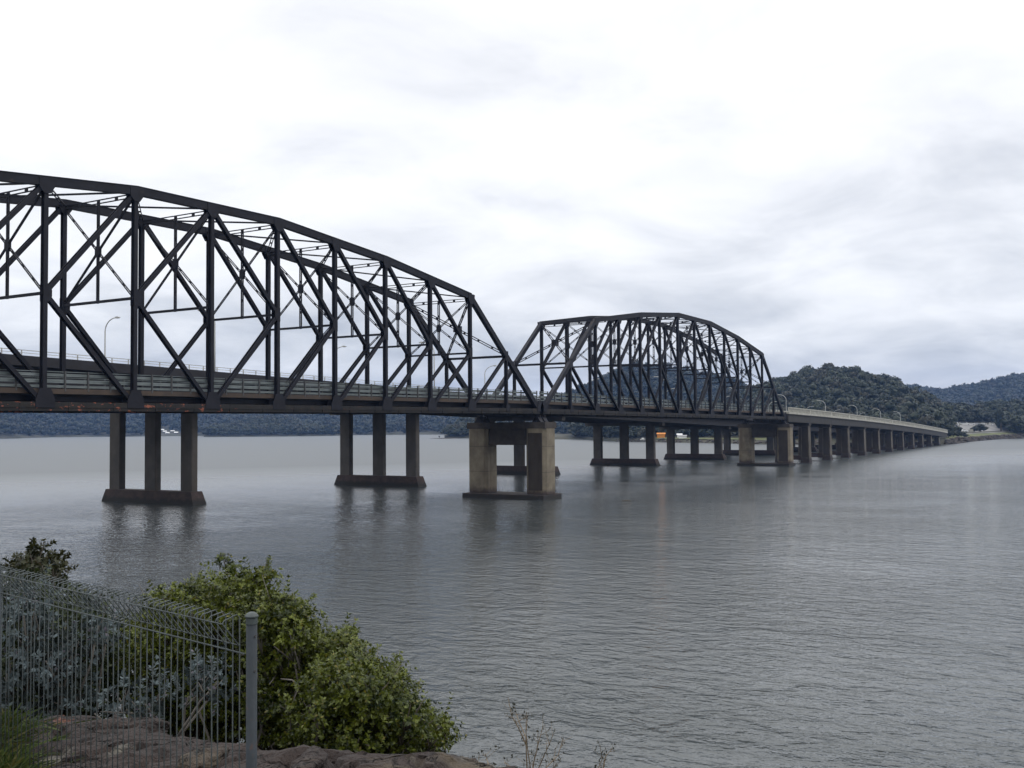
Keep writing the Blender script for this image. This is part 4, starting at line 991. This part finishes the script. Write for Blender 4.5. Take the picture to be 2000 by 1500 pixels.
shrub('shrub', 'green shrub with a pale crooked branch just right of the fence post', lb, pxp(610, 1580, 8.2), LEAF, 0.032, 0.0074, 440, 2, twig=GREYTWIG)
lb = lobes_from(A3, 32, 6.9, 8.1, 0.15, 0.25, 3) + lobes_from(A3, 60, 6.8, 7.7, 0.07, 0.14, 13, 0.95) + lobes_from(A3, 50, 6.9, 7.7, 0.035, 0.07, 23, 0.0)
shrub('shrub', 'lowest rightmost green shrub spreading out over the water', lb, pxp(730, 1600, 7.4), LEAF, 0.030, 0.007, 440, 3)
CG = [(-60, 1105), (40, 1120), (110, 1150), (190, 1180), (260, 1215), (250, 1300), (260, 1420), (-60, 1430)]
lb = lobes_from(CG, 60, 7.8, 9.2, 0.22, 0.34, 4)
shrub('shrub', 'dark green shrub filling the space behind the left half of the fence', lb, pxp(60, 1620, 8.9), LEAF_MID, 0.040, 0.009, 200, 44)
lb = lobes_from(CG, 17, 7.2, 7.8, 0.10, 0.20, 14)
shrub('shrub', 'silvery grey-leaved shrub behind the left half of the fence', lb, pxp(90, 1600, 8.3), LEAF_GREY, 0.040, 0.009, 200, 4, twig=GREYTWIG)
CG2 = [(150, 1330), (260, 1320), (430, 1290), (470, 1330), (400, 1400), (300, 1440), (150, 1440)]
lb = lobes_from(CG2, 10, 7.0, 7.5, 0.09, 0.16, 5)
shrub('shrub', 'low bluish grey shrub at the foot of the tall green shrub', lb, pxp(280, 1560, 7.3), LEAF_GREY, 0.040, 0.009, 110, 5, twig=GREYTWIG)
CD = [(15, 1110), (28, 1082), (60, 1066), (70, 1052), (82, 1060), (95, 1078), (125, 1098), (135, 1125), (120, 1160), (10, 1160)]
lb = lobes_from(CD, 26, 12.5, 13.6, 0.12, 0.20, 6, 1.15) + [(pxp(67, 1072, 13), 0.05), (pxp(75, 1078, 13), 0.07)]
shrub('shrub', 'dark brown-green shrub top poking up over the left end of the fence', lb, pxp(70, 1330, 13), LEAF_DARK, 0.06, 0.016, 90, 6)

# crooked pale dead branch in front of the shrub
pts = [pxp(548, 1326, 7.5), pxp(570, 1328, 7.5), pxp(585, 1340, 7.5), pxp(578, 1356, 7.5), pxp(572, 1372, 7.5), pxp(580, 1386, 7.45), pxp(590, 1404, 7.45), pxp(597, 1422, 7.45), pxp(610, 1450, 7.5)]
o0 = pts[-1]; m_ = MB(); m_.tube([p_ - o0 for p_ in pts], [0.004, 0.006, 0.007, 0.006, 0.006, 0.007, 0.007, 0.008, 0.009], 7)
m_.tube([pts[4] - o0, pxp(560, 1396, 7.45) - o0, pxp(566, 1412, 7.45) - o0], [0.004, 0.003, 0.002], 5)
o = m_.build('dead_branch', GREYTWIG, smooth=True); o.location = o0; tag(o, 'crooked pale bare branch standing out against the shrub right of the post', 'branch')

# twiggy stems against the water
TWIG = mat('dry_stem', (0.16, 0.12, 0.075), 0.8); BUD = mat('dark_bud', (0.03, 0.03, 0.018), 0.7)
def twigs(stems, f_, label, seed, nb):
    r_ = np.random.default_rng(seed); base = pxp(stems[0][0][0], stems[0][0][1], f_); th = thing('dry_weed', base, label, 'weed', 'dry weeds at the bottom edge')
    m_ = MB(); L_ = MB(); k_ = 0
    for s_ in stems:
        p_ = [pxp(x, y, f_ + r_.normal(0, .03)) - base for x, y in s_]; m_.tube(p_, np.linspace(0.0042, 0.0016, len(p_)), 5)
        for i in range(1, len(p_)):
            for _ in range(nb):
                t_ = r_.random(); q = p_[i - 1] * (1 - t_) + p_[i] * t_; e_ = q + r_.normal(0, 0.028, 3) + [0, 0, 0.03]
                m_.tube([q, e_], [0.0014, 0.0009], 4)
                for _ in range(2):
                    e2 = e_ + r_.normal(0, 0.006, 3); d = r_.normal(0, 0.006, (2, 3)); L_.add([e2, e2 + d[0] + [0, 0, 0.006], e2 + [0, 0, 0.014] + d[0] * .3, e2 + d[1] + [0, 0, 0.006]], [(0, 1, 2, 3)])
    nb_ = m_.n; m_.add(np.concatenate(L_.v), L_.f); ob_ = m_.build('stems', TWIG, th); ob_.data.materials.append(BUD)
    for p_ in ob_.data.polygons:
        if p_.vertices[0] >= nb_: p_.material_index = 1
twigs([[(1036, 1640), (1036, 1500), (1030, 1460), (1027, 1425), (1030, 1400)], [(1038, 1560), (1042, 1490), (1052, 1450), (1060, 1420)], [(1030, 1520), (1027, 1440), (1012, 1405), (1008, 1392)],
       [(1040, 1560), (1052, 1500), (1072, 1455), (1080, 1436)], [(1040, 1540), (1066, 1500), (1090, 1475), (1100, 1441)], [(1034, 1540), (1000, 1500), (985, 1490)], [(1030, 1460), (1012, 1420), (1000, 1400), (992, 1362)], [(1040, 1520), (1076, 1510), (1088, 1490)]], 6.3, 'dry branching weed with dark buds standing against the water at the bottom edge', 1, 5)
twigs([[(1170, 1640), (1168, 1500), (1176, 1484), (1172, 1455)], [(1170, 1560), (1182, 1478), (1196, 1462)]], 6.3, 'small dry sprig right of the branching weed at the bottom edge', 2, 4)
twigs([[(958, 1640), (956, 1500), (950, 1480), (948, 1472)], [(958, 1600), (930, 1500), (922, 1484)]], 6.3, 'small dry sprig left of the branching weed near the red rock', 3, 3)

# grass tufts in the left corner
r_ = np.random.default_rng(31); V = []; n = 0
GR = foliage('grass_blades', (0.02, 0.035, 0.009), (0.07, 0.095, 0.02), trans=0.3, rough=0.6); T = []
for k_ in range(5200):
    if k_ < 2600: x, f_ = r_.normal(5, 28), r_.uniform(4.6, 5.4)
    elif k_ < 4200: x, f_ = r_.normal(60, 45), r_.uniform(4.0, 4.6)
    else: x, f_ = r_.normal(20, 40), r_.uniform(5.4, 6.2)
    q = pxp(x, 1450, f_); r0 = (q[:2] - CAM[:2]) @ Rh; z0 = CZ + gz(r0, f_)
    hgt = r_.uniform(0.03, 0.10) * (1.2 if x < 30 else 0.6); a = r_.uniform(0, 6.28); b_ = np.array([math.cos(a), math.sin(a), 0]) * 0.0035
    ln = r_.normal(0, 0.07, 3) * [1, 1, 0]; p0 = np.array([q[0], q[1], z0 - 0.01])
    V += [p0 - b_, p0 + b_, p0 + ln * 0.5 + b_ * .8 + [0, 0, hgt * .6], p0 + ln * 1.2 + [0, 0, hgt]]; t_ = r_.random(); T += [[t_, 1.0 if t_ > .85 else 0, 0]] * 4
tag(np_mesh('grass', np.array(V), np.arange(len(V)).reshape(-1, 4), GR, cols=np.array(T)), 'rough green grass tufts at the foot of the fence in the lower left corner', 'grass', kind='stuff')

# ------------------------------------------------------------------ hazy air
hz = bpy.data.materials.new('haze'); hz.use_nodes = True; t_ = hz.node_tree; t_.nodes.clear()
ho = t_.nodes.new('ShaderNodeOutputMaterial'); hv = t_.nodes.new('ShaderNodeVolumePrincipled'); hv.inputs['Color'].default_value = (0.30, 0.50, 0.95, 1)
hv.inputs['Density'].default_value = 0.000095; hv.inputs['Anisotropy'].default_value = 0.2
t_.links.new(hv.outputs[0], ho.inputs['Volume'])
try: hz.cycles.homogeneous_volume = True
except Exception: pass
mb = MB(); mb.box(-1300, 4600, -1300, 4600, -12, 220); tag(mb.build('haze', hz), 'thin bluish air over the river and the hills', 'haze', kind='stuff')
